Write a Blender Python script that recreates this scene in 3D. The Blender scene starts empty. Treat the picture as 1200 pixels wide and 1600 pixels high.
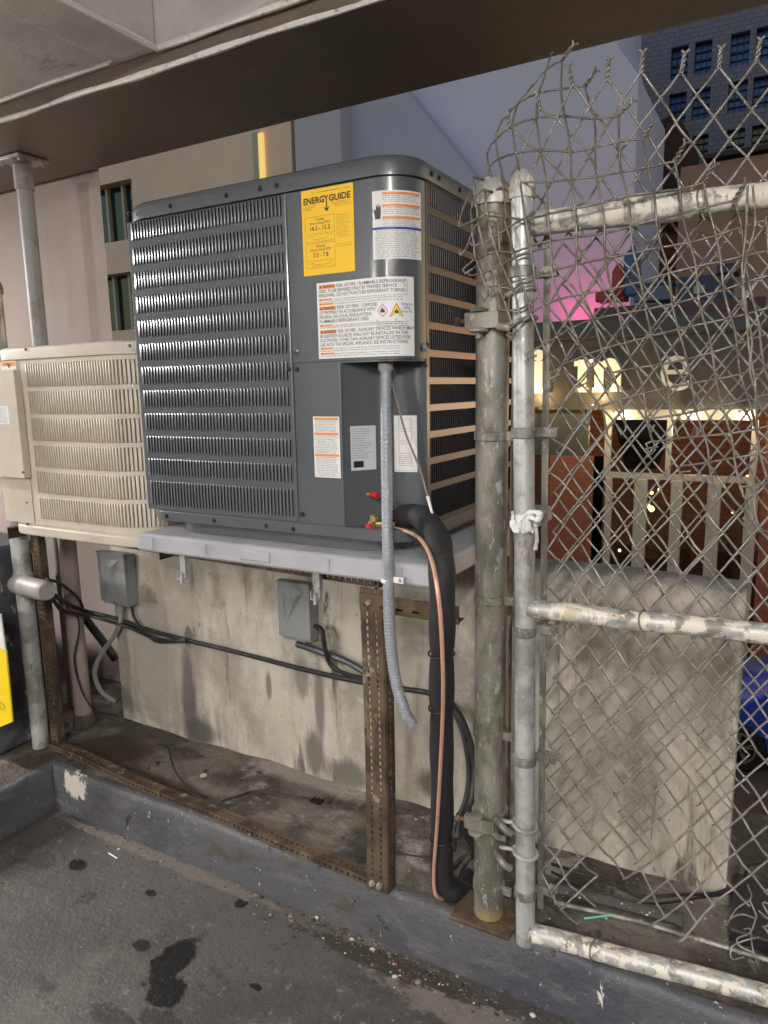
import bpy, math, random
from mathutils import Vector, Matrix
import numpy as np
random.seed(7)
PI = math.pi
sc = bpy.context.scene
COL = sc.collection

# ------------------------------------------------------------ camera, sky, exposure
cd = bpy.data.cameras.new('camera'); cam = bpy.data.objects.new('camera', cd); COL.objects.link(cam)
cd.sensor_fit = 'VERTICAL'; cd.sensor_height = 36.0; cd.lens = 24.975
cd.clip_start = 0.02; cd.clip_end = 500
cam.matrix_world = Matrix(((0.872967,-0.066979,0.483158,0.000000),(0.487419,0.157818,-0.858788,0.000000),(-0.018731,0.985194,0.170417,1.500000),(0.000000,0.000000,0.000000,1.000000)))
sc.camera = cam
w = bpy.data.worlds.new('World'); sc.world = w; w.use_nodes = True
nt = w.node_tree
sky = nt.nodes.new('ShaderNodeTexSky'); sky.sky_type = 'NISHITA'; sky.sun_disc = False
sky.sun_elevation = math.radians(4.0); sky.sun_rotation = math.radians(15)
nt.links.new(sky.outputs[0], nt.nodes['Background'].inputs[0])
nt.nodes['Background'].inputs[1].default_value = 0.15
sc.view_settings.view_transform = 'Standard'; sc.view_settings.look = 'None'
sc.view_settings.exposure = 1.15; sc.view_settings.gamma = 1.0
sc.view_settings.use_curve_mapping = False

# ------------------------------------------------------------ helpers
def nrm(v): v = np.array(v, float); return v / (np.linalg.norm(v) + 1e-12)

class MB:
    def __init__(s): s.v = []; s.f = []; s.m = []
    def add(s, vs, fs, mi=0):
        b = len(s.v); s.v.extend([tuple(map(float, p)) for p in vs])
        for f in fs: s.f.append(tuple(b + i for i in f)); s.m.append(mi)
        return s
    def box(s, x0, x1, y0, y1, z0, z1, mi=0):
        v = [(x, y, z) for z in (z0, z1) for y in (y0, y1) for x in (x0, x1)]
        return s.add(v, [(0,2,3,1),(4,5,7,6),(0,1,5,4),(2,6,7,3),(0,4,6,2),(1,3,7,5)], mi)
    def bar(s, a, b, w, h, up=(0,0,1), mi=0):
        a = np.array(a, float); b = np.array(b, float); d = nrm(b - a)
        r = np.cross(d, up); r = nrm(r); u = np.cross(r, d)
        v = [p + r*x*w/2 + u*z*h/2 for p in (a, b) for x, z in ((-1,-1),(1,-1),(1,1),(-1,1))]
        return s.add(v, [(0,1,2,3),(7,6,5,4),(0,4,5,1),(1,5,6,2),(2,6,7,3),(3,7,4,0)], mi)
    def tube(s, pts, r, n=8, mi=0, cap=True):
        P = [np.array(p, float) for p in pts]; N = len(P)
        R = r if hasattr(r, '__len__') else [r]*N
        t0 = nrm(P[1]-P[0]); ref = np.array([0,0,1.]) if abs(t0[2]) < .9 else np.array([1.,0,0])
        a = nrm(np.cross(t0, ref)); vs = []
        for i in range(N):
            t = nrm(P[min(i+1,N-1)] - P[max(i-1,0)])
            a = nrm(a - t*a.dot(t)); b = np.cross(t, a)
            for k in range(n):
                q = 2*PI*k/n; vs.append(P[i] + (a*math.cos(q) + b*math.sin(q))*R[i])
        fs = [(i*n+k, i*n+(k+1)%n, (i+1)*n+(k+1)%n, (i+1)*n+k) for i in range(N-1) for k in range(n)]
        if cap: fs += [tuple(range(n-1,-1,-1)), tuple((N-1)*n+k for k in range(n))]
        return s.add(vs, fs, mi)
    def lathe(s, c, prof, axis='z', n=24, mi=0):
        vs = []; 
        for r, h in prof:
            for k in range(n):
                q = 2*PI*k/n; x, y = r*math.cos(q), r*math.sin(q)
                vs.append({'z':(c[0]+x,c[1]+y,c[2]+h),'y':(c[0]+x,c[1]+h,c[2]+y),'x':(c[0]+h,c[1]+x,c[2]+y)}[axis])
        m = len(prof)
        fs = [(i*n+k, i*n+(k+1)%n, (i+1)*n+(k+1)%n, (i+1)*n+k) for i in range(m-1) for k in range(n)]
        fs += [tuple(range(n-1,-1,-1)), tuple((m-1)*n+k for k in range(n))]
        return s.add(vs, fs, mi)
    def prism(s, poly, z0, z1, mi=0, rnd=0.0):
        n = len(poly); c = np.mean(poly, axis=0)
        lv = [(z0, 0), (z1, 0)] if not rnd else [(z0,0),(z1-rnd,0),(z1-rnd*.62,rnd*.08),(z1-rnd*.3,rnd*.3),(z1-rnd*.08,rnd*.62),(z1,rnd)]
        vs = []
        for z, ins in lv:
            for p in poly:
                d = np.array(p) - c; q = np.array(p) - nrm(d)*ins*1.3; vs.append((q[0], q[1], z))
        m = len(lv)
        fs = [(i*n+k, i*n+(k+1)%n, (i+1)*n+(k+1)%n, (i+1)*n+k) for i in range(m-1) for k in range(n)]
        fs += [tuple(range(n-1,-1,-1)), tuple((m-1)*n+k for k in range(n))]
        return s.add(vs, fs, mi)
    def map(s, fn): s.v = [tuple(map(float, fn(*p))) for p in s.v]; return s
    def build(s, name, mat, parent=None, smooth=35, bevel=0.0, seg=2):
        me = bpy.data.meshes.new(name)
        off = np.array(parent_loc(parent)) if parent else np.zeros(3)
        vv = np.array(s.v, float) - off
        me.from_pydata(vv.tolist(), [], s.f); 
        mats = mat if isinstance(mat, (list, tuple)) else [mat]
        for m in mats: me.materials.append(m)
        if len(mats) > 1: me.polygons.foreach_set('material_index', s.m)
        if smooth:
            me.polygons.foreach_set('use_smooth', [True]*len(me.polygons))
            me.set_sharp_from_angle(angle=math.radians(smooth))
        me.update()
        o = bpy.data.objects.new(name, me); COL.objects.link(o)
        if parent: o.parent = parent
        LOC[o.name] = tuple(off)
        if bevel:
            b = o.modifiers.new('bevel', 'BEVEL'); b.width = bevel; b.segments = seg; b.limit_method = 'ANGLE'; b.angle_limit = math.radians(40)
            b.harden_normals = False
        return o

LOC = {}
def parent_loc(p):
    return LOC.get(p.name, (0,0,0))
def tag(o, label=None, cat=None, group=None, kind=None):
    if label: o['label'] = label
    if cat: o['category'] = cat
    if group: o['group'] = group
    if kind: o['kind'] = kind
    return o
def thing(name, loc, label, cat, group=None):
    o = bpy.data.objects.new(name, None); COL.objects.link(o); o.location = loc; o.empty_display_size = .05
    LOC[o.name] = tuple(loc)
    return tag(o, label, cat, group)
def sub(o):                                  # a part shares its thing's origin
    LOC[o.name] = LOC.get(o.parent.name, (0,0,0)) if o.parent else (0,0,0)
    return o
def box(name, mat, parent, *a, **k):
    return MB().box(*a).build(name, mat, parent, **k)

def smooth_path(pts, n=8):
    P = [np.array(p, float) for p in pts]
    if len(P) < 3: return P
    Q = [2*P[0]-P[1]] + P + [2*P[-1]-P[-2]]; out = []
    for i in range(1, len(Q)-2):
        for k in range(n):
            t = k/n; a, b, c, d = Q[i-1], Q[i], Q[i+1], Q[i+2]
            out.append(.5*((2*b)+(c-a)*t+(2*a-5*b+4*c-d)*t*t+(3*b-a-3*c+d)*t**3))
    out.append(P[-1]); return out

# ---- text as 2-D meshes
_tc = {}
def text2d(s, size=1.0, bold=0.0, width=None, align='LEFT'):
    key = (s, bold)
    if key not in _tc:
        c = bpy.data.curves.new('lettering', 'FONT'); c.body = s; c.size = 1.0; c.offset = bold; c.resolution_u = 3
        o = bpy.data.objects.new('lettering', c); m = bpy.data.meshes.new_from_object(o)
        v = np.array([tuple(q.co) for q in m.vertices]); f = [tuple(p.vertices) for p in m.polygons]
        bpy.data.objects.remove(o); bpy.data.curves.remove(c); bpy.data.meshes.remove(m)
        _tc[key] = (v, f)
    v, f = _tc[key]; v = v.copy()*size
    x0, x1 = v[:,0].min(), v[:,0].max()
    v[:,0] -= x0
    if width: v[:,0] *= width/(x1-x0)
    W = v[:,0].max()
    if align == 'CENTER': v[:,0] -= W/2
    return v, f
def put_text(mb, s, fn, x, z, size, bold=0.0, width=None, align='LEFT', mi=0, h=0.0):
    v, f = text2d(s, size, bold, width, align)
    mb.add([fn(x+p[0], z+p[1], h) for p in v], f, mi)
def fine_print(mb, fn, x0, x1, z, hgt, mi=0, h=0.0, rng=random, dens=.72):
    # a line of print too small to read: short strokes of ink
    x = x0
    while x < x1 - hgt*.6:
        wd = min(hgt*rng.uniform(.8, 3.0), x1-x)
        k = x
        while k < x + wd - hgt*.35:
            a = hgt*rng.uniform(.22,.36)
            z1 = z + hgt*rng.choice((.7,.7,1.0)); 
            mb.add([fn(k, z, h), fn(k+a, z, h), fn(k+a, z1, h), fn(k, z1, h)], [(0,1,2,3)], mi)
            k += hgt*.58
        x += wd + hgt*.45
def sheet(mb, fn, x0, x1, z0, z1, n=12, mi=0, h=0.0):
    vs = []; 
    for i in range(n+1):
        x = x0 + (x1-x0)*i/n
        vs += [fn(x, z0, h), fn(x, z1, h)]
    mb.add(vs, [(2*i, 2*i+2, 2*i+3, 2*i+1) for i in range(n)], mi)

# ------------------------------------------------------------ materials
def M(name, base, rough=.5, metal=0., layers=(), blobs=(), bump=None, coat=0., rvar=0., spec=.5, coord='obj', soft=True, bs=(16,16,9), emit=None):
    """layers: (colour, (sx,sy,sz), lo, hi, rough or None); blobs: (centre, radii, colour, rough, wobble)"""
    m = bpy.data.materials.new(name); m.use_nodes = True; t = m.node_tree; N = t.nodes; L = t.links
    b = N['Principled BSDF']; tc = N.new('ShaderNodeTexCoord')
    src = tc.outputs['Object']
    if coord == 'world':
        g = N.new('ShaderNodeNewGeometry'); src = g.outputs['Position']
    col = None; cval = (*base, 1); rv = None
    def noise(scale, detail=5, rough_=.6, off=0, dist=0.):
        mp = N.new('ShaderNodeMapping'); mp.inputs['Scale'].default_value = scale; mp.inputs['Location'].default_value = (off, off*.7, off*1.3)
        L.new(src, mp.inputs[0]); n = N.new('ShaderNodeTexNoise'); n.inputs['Scale'].default_value = 1; n.inputs['Detail'].default_value = detail
        n.inputs['Roughness'].default_value = rough_; n.inputs['Distortion'].default_value = dist
        L.new(mp.outputs[0], n.inputs[0]); return n.outputs[0]
    def mixc(fac, c2):
        nonlocal col
        x = N.new('ShaderNodeMix'); x.data_type = 'RGBA'
        L.new(fac, x.inputs[0])
        if col is None: x.inputs[6].default_value = cval
        else: L.new(col, x.inputs[6])
        x.inputs[7].default_value = (*c2, 1); col = x.outputs[2]
    def mixr(fac, r2):
        nonlocal rv
        x = N.new('ShaderNodeMix'); L.new(fac, x.inputs[0])
        if rv is None: x.inputs[2].default_value = rough
        else: L.new(rv, x.inputs[2])
        x.inputs[3].default_value = r2; rv = x.outputs[0]
    for i, (c, s, lo, hi, r) in enumerate(layers):
        nz = noise(s if hasattr(s, '__len__') else (s,s,s), 6, .65, off=3.1*i+1, dist=.2)
        mr = N.new('ShaderNodeMapRange'); mr.interpolation_type = 'SMOOTHSTEP'; mr.inputs[1].default_value = lo; mr.inputs[2].default_value = hi
        L.new(nz, mr.inputs[0]); mixc(mr.outputs[0], c)
        if r is not None: mixr(mr.outputs[0], r)
    if blobs:
        wob = {}
        for c, rad, cc, r, wb in blobs:
            mp = N.new('ShaderNodeVectorMath'); mp.operation = 'SUBTRACT'; L.new(src, mp.inputs[0]); mp.inputs[1].default_value = c
            dv = N.new('ShaderNodeVectorMath'); dv.operation = 'DIVIDE'; L.new(mp.outputs[0], dv.inputs[0]); dv.inputs[1].default_value = rad
            ln = N.new('ShaderNodeVectorMath'); ln.operation = 'LENGTH'; L.new(dv.outputs[0], ln.inputs[0])
            if 'n' not in wob: wob['n'] = noise(bs, 9, .72, off=5, dist=.3)
            ad = N.new('ShaderNodeMath'); ad.operation = 'MULTIPLY_ADD'; L.new(wob['n'], ad.inputs[0]); ad.inputs[1].default_value = wb; L.new(ln.outputs['Value'], ad.inputs[2])
            mr = N.new('ShaderNodeMapRange'); mr.interpolation_type = 'SMOOTHSTEP'; L.new(ad.outputs[0], mr.inputs[0])
            e_ = .5 if soft else .14; mr.inputs[1].default_value = 1.0+wb*.5+e_*.5; mr.inputs[2].default_value = 1.0-e_+wb*.5; mr.inputs[3].default_value = 0; mr.inputs[4].default_value = .85 if soft else 1
            mixc(mr.outputs[0], cc)
            if r is not None: mixr(mr.outputs[0], r)
    if rvar and rv is None:
        nz = noise((9,9,9), 4, .6, off=9)
        mr = N.new('ShaderNodeMapRange'); mr.inputs[1].default_value=.3; mr.inputs[2].default_value=.7; mr.inputs[3].default_value = rough-rvar; mr.inputs[4].default_value = rough+rvar
        L.new(nz, mr.inputs[0]); rv = mr.outputs[0]
    b.inputs['Base Color'].default_value = cval
    if col is not None: L.new(col, b.inputs['Base Color'])
    b.inputs['Roughness'].default_value = rough
    if rv is not None: L.new(rv, b.inputs['Roughness'])
    b.inputs['Metallic'].default_value = metal; b.inputs['Coat Weight'].default_value = coat; b.inputs['Coat Roughness'].default_value = .15
    b.inputs['Specular IOR Level'].default_value = spec
    if bump:
        prev = None
        for s, st, ds in (bump if isinstance(bump[0], tuple) else (bump,)):
            bp = N.new('ShaderNodeBump'); bp.inputs['Strength'].default_value = st; bp.inputs['Distance'].default_value = ds
            L.new(noise(s if hasattr(s,'__len__') else (s,s,s), 6, .65, off=2), bp.inputs['Height'])
            if prev: L.new(prev, bp.inputs['Normal'])
            prev = bp.outputs[0]
        L.new(prev, b.inputs['Normal'])
    if emit:
        b.inputs['Emission Color'].default_value = (*emit[0], 1); b.inputs['Emission Strength'].default_value = emit[1]
    return m

floor_m = M('garage_floor', (.082,.075,.072), .55, layers=[((.055,.05,.05), 1.7, .42,.62, .5), ((.13,.118,.108), 3.3, .55,.75, .8), ((.03,.028,.03), (9,9,9), .62,.7, .5), ((.19,.178,.16), 30, .60,.72, .9), ((.035,.032,.032), (55,55,55), .6,.68, .7), ((.3,.29,.27), 130, .66,.7, .9)],
    blobs=[((-1.335,1.17,0),(.052,.085,.1),(.009,.009,.011),.3,1.3),((-1.275,1.09,0),(.05,.055,.1),(.009,.009,.011),.3,1.6), ((-1.22,1.02,0),(.07,.03,.1),(.03,.029,.03),.5,2.2),((-1.45,1.17,0),(.03,.02,.1),(.012,.011,.012),.4,1.1),((-1.33,.97,0),(.08,.03,.1),(.035,.034,.034),.5,2.4),
           ((-1.9,1.312,0),(.036,.026,.1),(.008,.008,.01),.3,1.5),((-1.59,1.33,0),(.02,.014,.1),(.012,.01,.01),.4,2.2),((-1.085,1.209,0),(.026,.010,.1),(.012,.01,.01),.4,1.8),((-1.315,1.425,0),(.022,.018,.1),(.01,.01,.012),.35,1.4),
           ((-2.02,1.27,0),(.05,.04,.1),(.04,.036,.035),.5,1.3),((-.8,1.43,0),(.30,.035,.1),(.034,.027,.021),.9,2.6),((-.3,1.38,0),(.5,.05,.1),(.14,.125,.11),.9,2.6),((-1.7,1.46,0),(.5,.022,.1),(.13,.115,.1),.9,2.2),((-1.75,.95,0),(.12,.2,.1),(.055,.05,.05),.5,2.6),((-.9,1.1,0),(.14,.07,.1),(.14,.13,.12),.8,2.8)],
    bump=((2.5,.35,.03),(60,.7,.004),(240,.6,.0016)), coord='world', soft=False, bs=(22,30,26))
ledge_m = M('dirty_ledge', (.17,.15,.125), .85, layers=[((.06,.05,.04), 3.6, .42,.58, .8), ((.30,.28,.25), 7, .56,.68, .9), ((.022,.018,.014), 12, .6,.7, .8), ((.4,.38,.35), 60, .7,.75, .9)],
    blobs=[((-2.16,1.68,.165),(.22,.11,.2),(.028,.016,.006),.3,.8),((-1.86,1.60,.165),(.3,.05,.2),(.04,.025,.012),.6,.8),((-1.0,1.66,.165),(.1,.1,.2),(.02,.017,.014),.8,.9),((-.6,1.62,.165),(.2,.12,.2),(.03,.025,.02),.8,.9),((-2.35,1.35,.165),(.12,.3,.2),(.04,.024,.014),.6,.8),((-.62,1.53,.165),(.09,.05,.2),(.09,.035,.01),.7,.9),((-1.35,1.87,.165),(.3,.06,.2),(.36,.33,.3),.9,.9)],
    bump=((22,.9,.016),(110,.9,.004)), coord='world', bs=(20,20,20))
curb_m = M('painted_curb', (.088,.089,.096), .55, layers=[((.06,.064,.078), 2.2, .45,.6, .5), ((.12,.12,.122), (6,6,16), .54,.68, .7), ((.075,.06,.045), (5,5,10), .56,.68, .8), ((.62,.6,.55), (40,40,11), .655,.675, .7), ((.55,.53,.5), (110,110,50), .67,.69, .7), ((.03,.028,.03), (22,22,18), .64,.68, .7)],
    blobs=[((-2.13,1.49,.12),(.06,.05,.045),(.55,.52,.46),.8,3.0)],
    bump=((7,.6,.03),(70,.6,.004),(200,.5,.0015)), coord='world', soft=False, bs=(60,60,18))
wall_m = M('stained_parapet', (.54,.495,.41), .85, layers=[((.33,.30,.245), (2.6,2.6,1.8), .42,.62, None), ((.27,.245,.2), (7,7,1.5), .5,.7, None), ((.62,.585,.5), (12,12,2.2), .54,.74, None), ((.6,.56,.48), 5, .58,.72, None),((.10,.09,.075), (15,15,1.5), .58,.70, None), ((.06,.055,.05), (75,75,60), .66,.70, None), ((.13,.12,.10), (8,8,3.5), .64,.70, None), ((.2,.18,.15), (3,3,3), .58,.7, None), ((.8,.76,.68), 45, .69,.72, None)],
    blobs=[((-1.95,1.89,.32),(.045,.05,.25),(.085,.08,.075),.7,.7),((-1.9,1.89,.2),(.09,.05,.06),(.07,.065,.06),.7,.8),((-2.14,1.89,.45),(.16,.06,.34),(.25,.23,.2),.8,.5),
           ((-1.40,1.89,.52),(.03,.05,.09),(.2,.18,.15),.8,.8),((-1.33,1.89,.44),(.022,.05,.16),(.16,.15,.13),.8,.7),((-1.55,1.89,.46),(.014,.05,.06),(.16,.14,.12),.8,.6),((-1.36,1.89,.24),(.05,.05,.1),(.14,.13,.12),.8,.9),((-1.22,1.89,.2),(.1,.05,.06),(.12,.11,.1),.8,1.1),
           ((-.885,1.89,.42),(.02,.05,.16),(.15,.13,.11),.8,.6),((-.9,1.89,.25),(.07,.05,.055),(.085,.075,.065),.8,.8),((-1.6,1.89,.93),(.5,.05,.06),(.36,.32,.25),.8,1.2), ((-1.2,2.02,1.03),(3,.16,.09),(.17,.165,.15),.8,.5)],
    bump=((9,.5,.025),((60,60,20),.55,.006),(220,.6,.002)), coord='world', bs=(38,38,7))
pink_m = M('pinkish_stucco', (.33,.27,.245), .85, layers=[((.28,.23,.21), 1.2, .4,.65, None), ((.30,.25,.22), (6,6,1.5), .58,.72, None)], bump=((8,.25,.01),(150,.35,.002)), coord='world')
ceil_m = M('painted_concrete_ceiling', (.70,.68,.65), .5, layers=[((.55,.525,.5), 1.6, .42,.6, None), ((.2,.185,.175), (3,9,9), .6,.72, None), ((.05,.045,.04), (9,9,30), .69,.73, None)], bump=((14,.4,.008),(90,.35,.002)), coord='world')
beam_m = M('painted_beam', (.17,.135,.10), .42, layers=[((.14,.115,.09), 2.5, .45,.62, None), ((.21,.175,.14), 6, .6,.75, None), ((.06,.05,.04), (22,22,30), .7,.74, None)], bump=((9,.2,.01),((90,90,90),.45,.0025)), coord='world')
edge_hl_m = M('edge_highlight_white', (.85,.83,.79), .5, layers=[((.4,.37,.34), 25, .55,.68, None)], bump=((60,.8,.006)), coord='world')
dark_m = M('dark_grey_enamel', (.074,.084,.094), .40, rvar=.04, layers=[((.082,.092,.102), 5, .4,.7, None), ((.12,.125,.13), (30,30,4), .64,.76, .6)], coat=.5, bump=((240,.04,.0006)))
louv_m = M('dark_grey_enamel_louver', (.15,.165,.19), .28, coat=.35, metal=.35, bump=((40,.05,.0006)))
flat_black_m = M('flat_black', (.004,.004,.005), .9, spec=.03)  # on the louvers: shade inside the openings, laid on as flat black
fin_m = M('dark_fin', (.02,.02,.022), .35, metal=.2)
coil_m = M('coil_guard_strip', (.075,.07,.07), .36, metal=.3, bump=((60,.15,.001)))
black_m = M('black_rubber', (.013,.013,.014), .5, bump=((120,.2,.0008)))
foam_m = M('black_foam', (.016,.016,.017), .72, layers=[((.03,.029,.028), 14, .58,.72, None)], bump=((26,.35,.004),(180,.3,.001)))
beige_m = M('beige_enamel', (.54,.485,.405), .5, layers=[((.48,.425,.35), 6, .45,.65, None), ((.36,.31,.25), (12,12,5), .64,.74, None), ((.17,.14,.11), (30,30,14), .71,.75, None)], bump=((150,.12,.001)))
beigedk_m = M('beige_gap', (.10,.08,.06), .8)
pad_m = M('grey_plastic_pad', (.38,.38,.41), .6, layers=[((.33,.33,.355), 5, .45,.65, None), ((.2,.195,.19), 9, .64,.74, None)], bump=((90,.25,.0012)))
galv_m = M('galvanised_steel', (.52,.53,.52), .42, metal=.4, layers=[((.3,.3,.285), 12, .42,.62, .5), ((.22,.2,.165), (16,16,7), .57,.68, .7), ((.56,.57,.56), 90, .6,.68, None), ((.12,.1,.08), (60,60,30), .68,.72, .8)], bump=((150,.25,.0008)), coord='world')
galvdirt_m = M('weathered_galvanised_post', (.26,.25,.215), .48, metal=.25, layers=[((.13,.122,.10), (14,14,6), .42,.6, .6), ((.38,.38,.355), (70,70,25), .56,.66, None), ((.13,.11,.08), (40,40,12), .66,.72, .8), ((.62,.6,.54), (60,60,10), .72,.735, .7)],
    blobs=[((-.575,1.53,.17),(.06,.06,.05),(.36,.25,.10),.8,1.6)], bs=(60,60,30), bump=((120,.3,.001)), coord='world')
drip_m = M('rail_with_droppings', (.45,.45,.43), .45, metal=.3, layers=[((.25,.235,.2), (20,20,20), .5,.6, .6), ((.75,.71,.61), (32,60,11), .5,.535, .8), ((.6,.53,.4), (22,40,9), .6,.63, .8), ((.12,.1,.08), (50,60,30), .66,.69, .8)], bump=((70,.4,.0015)), coord='world')
wire_m = M('old_fence_wire', (.22,.205,.18), .48, metal=.4, layers=[((.15,.125,.10), 30, .45,.6, .6), ((.42,.4,.36), 55, .6,.68, None)], coord='world')
wire2_m = M('grey_fence_wire', (.31,.305,.285), .45, metal=.4, layers=[((.22,.2,.17), 25, .45,.6, .6), ((.12,.085,.055), 40, .62,.68, .7)], coord='world')
rust_m = M('rusted_slotted_steel', (.115,.075,.045), .75, metal=.1, layers=[((.05,.032,.02), 9, .42,.6, .85), ((.26,.235,.2), (18,18,18), .6,.68, .7), ((.17,.125,.075), (22,22,10), .56,.68, .7), ((.05,.032,.02), 26, .62,.7, .9), ((.45,.2,.03), 34, .71,.74, .8)], bump=((90,.5,.0015)), coord='world')
ebox_m = M('grey_electrical_box', (.25,.26,.26), .45, layers=[((.2,.205,.2), 9, .5,.7, None),((.1,.09,.08), 30, .68,.73, None)])
flex_m = M('grey_flexible_conduit', (.24,.26,.29), .28, coat=.3)
cable_m = M('black_cable', (.018,.018,.018), .45, layers=[((.05,.045,.04), 20, .55,.65, None)], coord='world')
copper_m = M('copper_line', (.66,.38,.26), .38, metal=.35, coord='world', layers=[((.5,.26,.16), 20, .55,.7, None)])
brass_m = M('brass', (.6,.45,.18), .3, metal=.85)
red_m = M('red_cap', (.55,.02,.02), .4)
yel_m = M('yellow_label', (.86,.53,.01), .45)
wht_m = M('white_label', (.74,.74,.74), .42)
slv_m = M('silver_label', (.55,.57,.6), .42)
org_m = M('orange_print', (.78,.27,.04), .45)
ink_m = M('black_ink', (.015,.015,.015), .5)
gink_m = M('grey_ink', (.05,.05,.055), .5)
blu_m = M('blue_print', (.02,.05,.32), .45)
redp_m = M('red_print', (.6,.05,.03), .45)
pvc_m = M('grey_pvc', (.29,.285,.275), .5, layers=[((.22,.2,.18), 12, .5,.66, None)])
cloth_m = M('white_cloth', (.75,.75,.74), .8, bump=((60,.5,.002)))
navy_m = M('peeling_navy_paint', (.045,.052,.07), .55, layers=[((.11,.11,.115), 7, .5,.64, None), ((.42,.38,.32), (22,22,12), .63,.66, .8), ((.22,.14,.08), 16, .69,.72, .8)], bump=((30,.5,.004)), coord='world')
ysign_m = M('yellow_sign', (.85,.62,.01), .4); 

# ------------------------------------------------------------ SETTING: garage deck, ledge, curb, ceiling
HL = .165
def S(o, kind='structure'): o['kind'] = kind; return o
S(box('floor', floor_m, None, -9, 9, -10, 1.5, -.2, 0, smooth=0))
# ledge behind the curb (L-shaped), gently uneven
mb = MB()
def ledge_z(x, y): return HL + .004*math.sin(x*9+y*5) + .003*math.sin(x*23-y*17) - .004
def grid(mb, x0, x1, y0, y1, nx, ny, f):
    vs = [(x0+(x1-x0)*i/nx, y0+(y1-y0)*j/ny, f(x0+(x1-x0)*i/nx, y0+(y1-y0)*j/ny)) for j in range(ny+1) for i in range(nx+1)]
    mb.add(vs, [(j*(nx+1)+i, j*(nx+1)+i+1, (j+1)*(nx+1)+i+1, (j+1)*(nx+1)+i) for j in range(ny) for i in range(nx)])
grid(mb, -2.27, 6, 1.51, 2.35, 160, 16, ledge_z)
grid(mb, -5, -2.27, -6, 2.35, 40, 120, ledge_z)
mb.box(-5, 6, 2.0, 2.36, -1.0, .12); mb.box(-5, -2.3, -6, 2.0, -.1, .12); mb.box(-2.31, 6, 1.54, 2.0, -.1, .12)
S(mb.build('ledge', ledge_m))
# painted curb: two runs meeting at the corner, worn rounded arris
def curb_run(name, pts, inward):
    mb = MB(); prof = [(0,-.02),(.0,.02),(.001,.06),(.002,.118),(.004,.15),(.010,.162),(.02,HL+.001),(.035,HL+.001),(.035,.05)]
    n = len(pts); vs = []
    for i, p in enumerate(pts):
        wv = .0025*math.sin(i*1.7)+.002*math.sin(i*.53+1)
        for d, z in prof:
            dd = d + (wv if z > .1 else wv*.3)
            vs.append((p[0]+inward[i][0]*dd, p[1]+inward[i][1]*dd, z))
    k = len(prof)
    mb.add(vs, [(i*k+j, (i+1)*k+j, (i+1)*k+j+1, i*k+j+1) for i in range(n-1) for j in range(k-1)])
    return S(mb.build(name, curb_m, smooth=50))
xs = [-2.25+.05*i for i in range(160)]
curb_run('curb', [(x, 1.488) for x in xs], [((-1 if i == 0 else 0), 1) for i in range(len(xs))])
ys = [1.488-.05*i for i in range(140)]
curb_run('side_curb', [(-2.25, y) for y in ys][::-1], ([(-1, 0)]*139+[(-1, 1)]))
# ceiling
mb = MB(); mb.box(-9, 9, 1.62, 2.13, 2.40, 3.3)
S(mb.build('main_beam', beam_m, smooth=0, bevel=.012, seg=3))
mb = MB()  # off-white tubes standing in for the highlight on the beam edges
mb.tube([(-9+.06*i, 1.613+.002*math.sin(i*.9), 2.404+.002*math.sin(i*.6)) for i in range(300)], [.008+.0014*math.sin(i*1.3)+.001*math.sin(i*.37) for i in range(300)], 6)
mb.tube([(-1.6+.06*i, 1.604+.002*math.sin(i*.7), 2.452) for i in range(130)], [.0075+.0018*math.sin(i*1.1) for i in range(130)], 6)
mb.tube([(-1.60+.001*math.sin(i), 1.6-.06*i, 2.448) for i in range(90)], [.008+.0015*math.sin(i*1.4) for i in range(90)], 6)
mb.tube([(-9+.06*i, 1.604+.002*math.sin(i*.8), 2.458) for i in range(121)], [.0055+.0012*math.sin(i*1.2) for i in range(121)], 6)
S(mb.build('beam_edge_highlight', edge_hl_m))
mb = MB(); mb.box(-9, 9, 1.601, 1.6195, 2.4565, 3.0); S(mb.build('beam_web', ceil_m, smooth=0))
mb = MB(); mb.box(-1.78, -1.60, -10, 1.60, 2.45, 3.0); mb.box(.9, 1.08, -10, 1.60, 2.45, 3.0); mb.box(3.6, 3.78, -10, 1.6, 2.45, 3.0)
S(mb.build('cross_beam', ceil_m, smooth=0, bevel=.01, seg=2))
mb = MB(); mb.box(-9, -1.7805, -10, 1.60, 2.462, 3.0); S(mb.build('low_ceiling', ceil_m, smooth=0))
mb = MB(); mb.box(-9, 9, -10, 2.6, 3.001, 3.3); S(mb.build('ceiling_slab', ceil_m, smooth=0))
mb = MB(); mb.box(-9.2, 9.2, -10.2, -10.001, -.2, 3.3); mb.box(-9.2, -9.001, -10, 2, -.2, 3.3); mb.box(9.001, 9.2, -10, 2, -.2, 3.3)
S(mb.build('garage_wall', pink_m, smooth=0))
# parapet wall with rounded crown
def para():
    mb = MB(); prof = [(1.89,.10),(1.888,.4),(1.889,.9),(1.893,.955),(1.905,.985),(1.925,.997),(2.0,1.0),(2.03,.99),(2.045,.96),(2.05,.1)]
    n = 90; vs = []; k = len(prof)
    for i in range(n+1):
        x = -2.33 + (2.33-.052)*i/n
        for j, (y, z) in enumerate(prof):
            vs.append((x, y + .003*math.sin(x*7+z*5)+.0015*math.sin(x*31+z*13), z + (.003*math.sin(x*11+j) if z > .9 else 0)))
    mb.add(vs, [(i*k+j, (i+1)*k+j, (i+1)*k+j+1, i*k+j+1) for i in range(n) for j in range(k-1)])
    mb.add(vs[:k], [tuple(range(k))]); mb.add(vs[-k:], [tuple(range(k-1,-1,-1))])
    return mb.build('parapet_wall', wall_m)
tag(para(), 'stained beige concrete parapet wall behind the condenser stand and the gate', 'wall')
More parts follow.
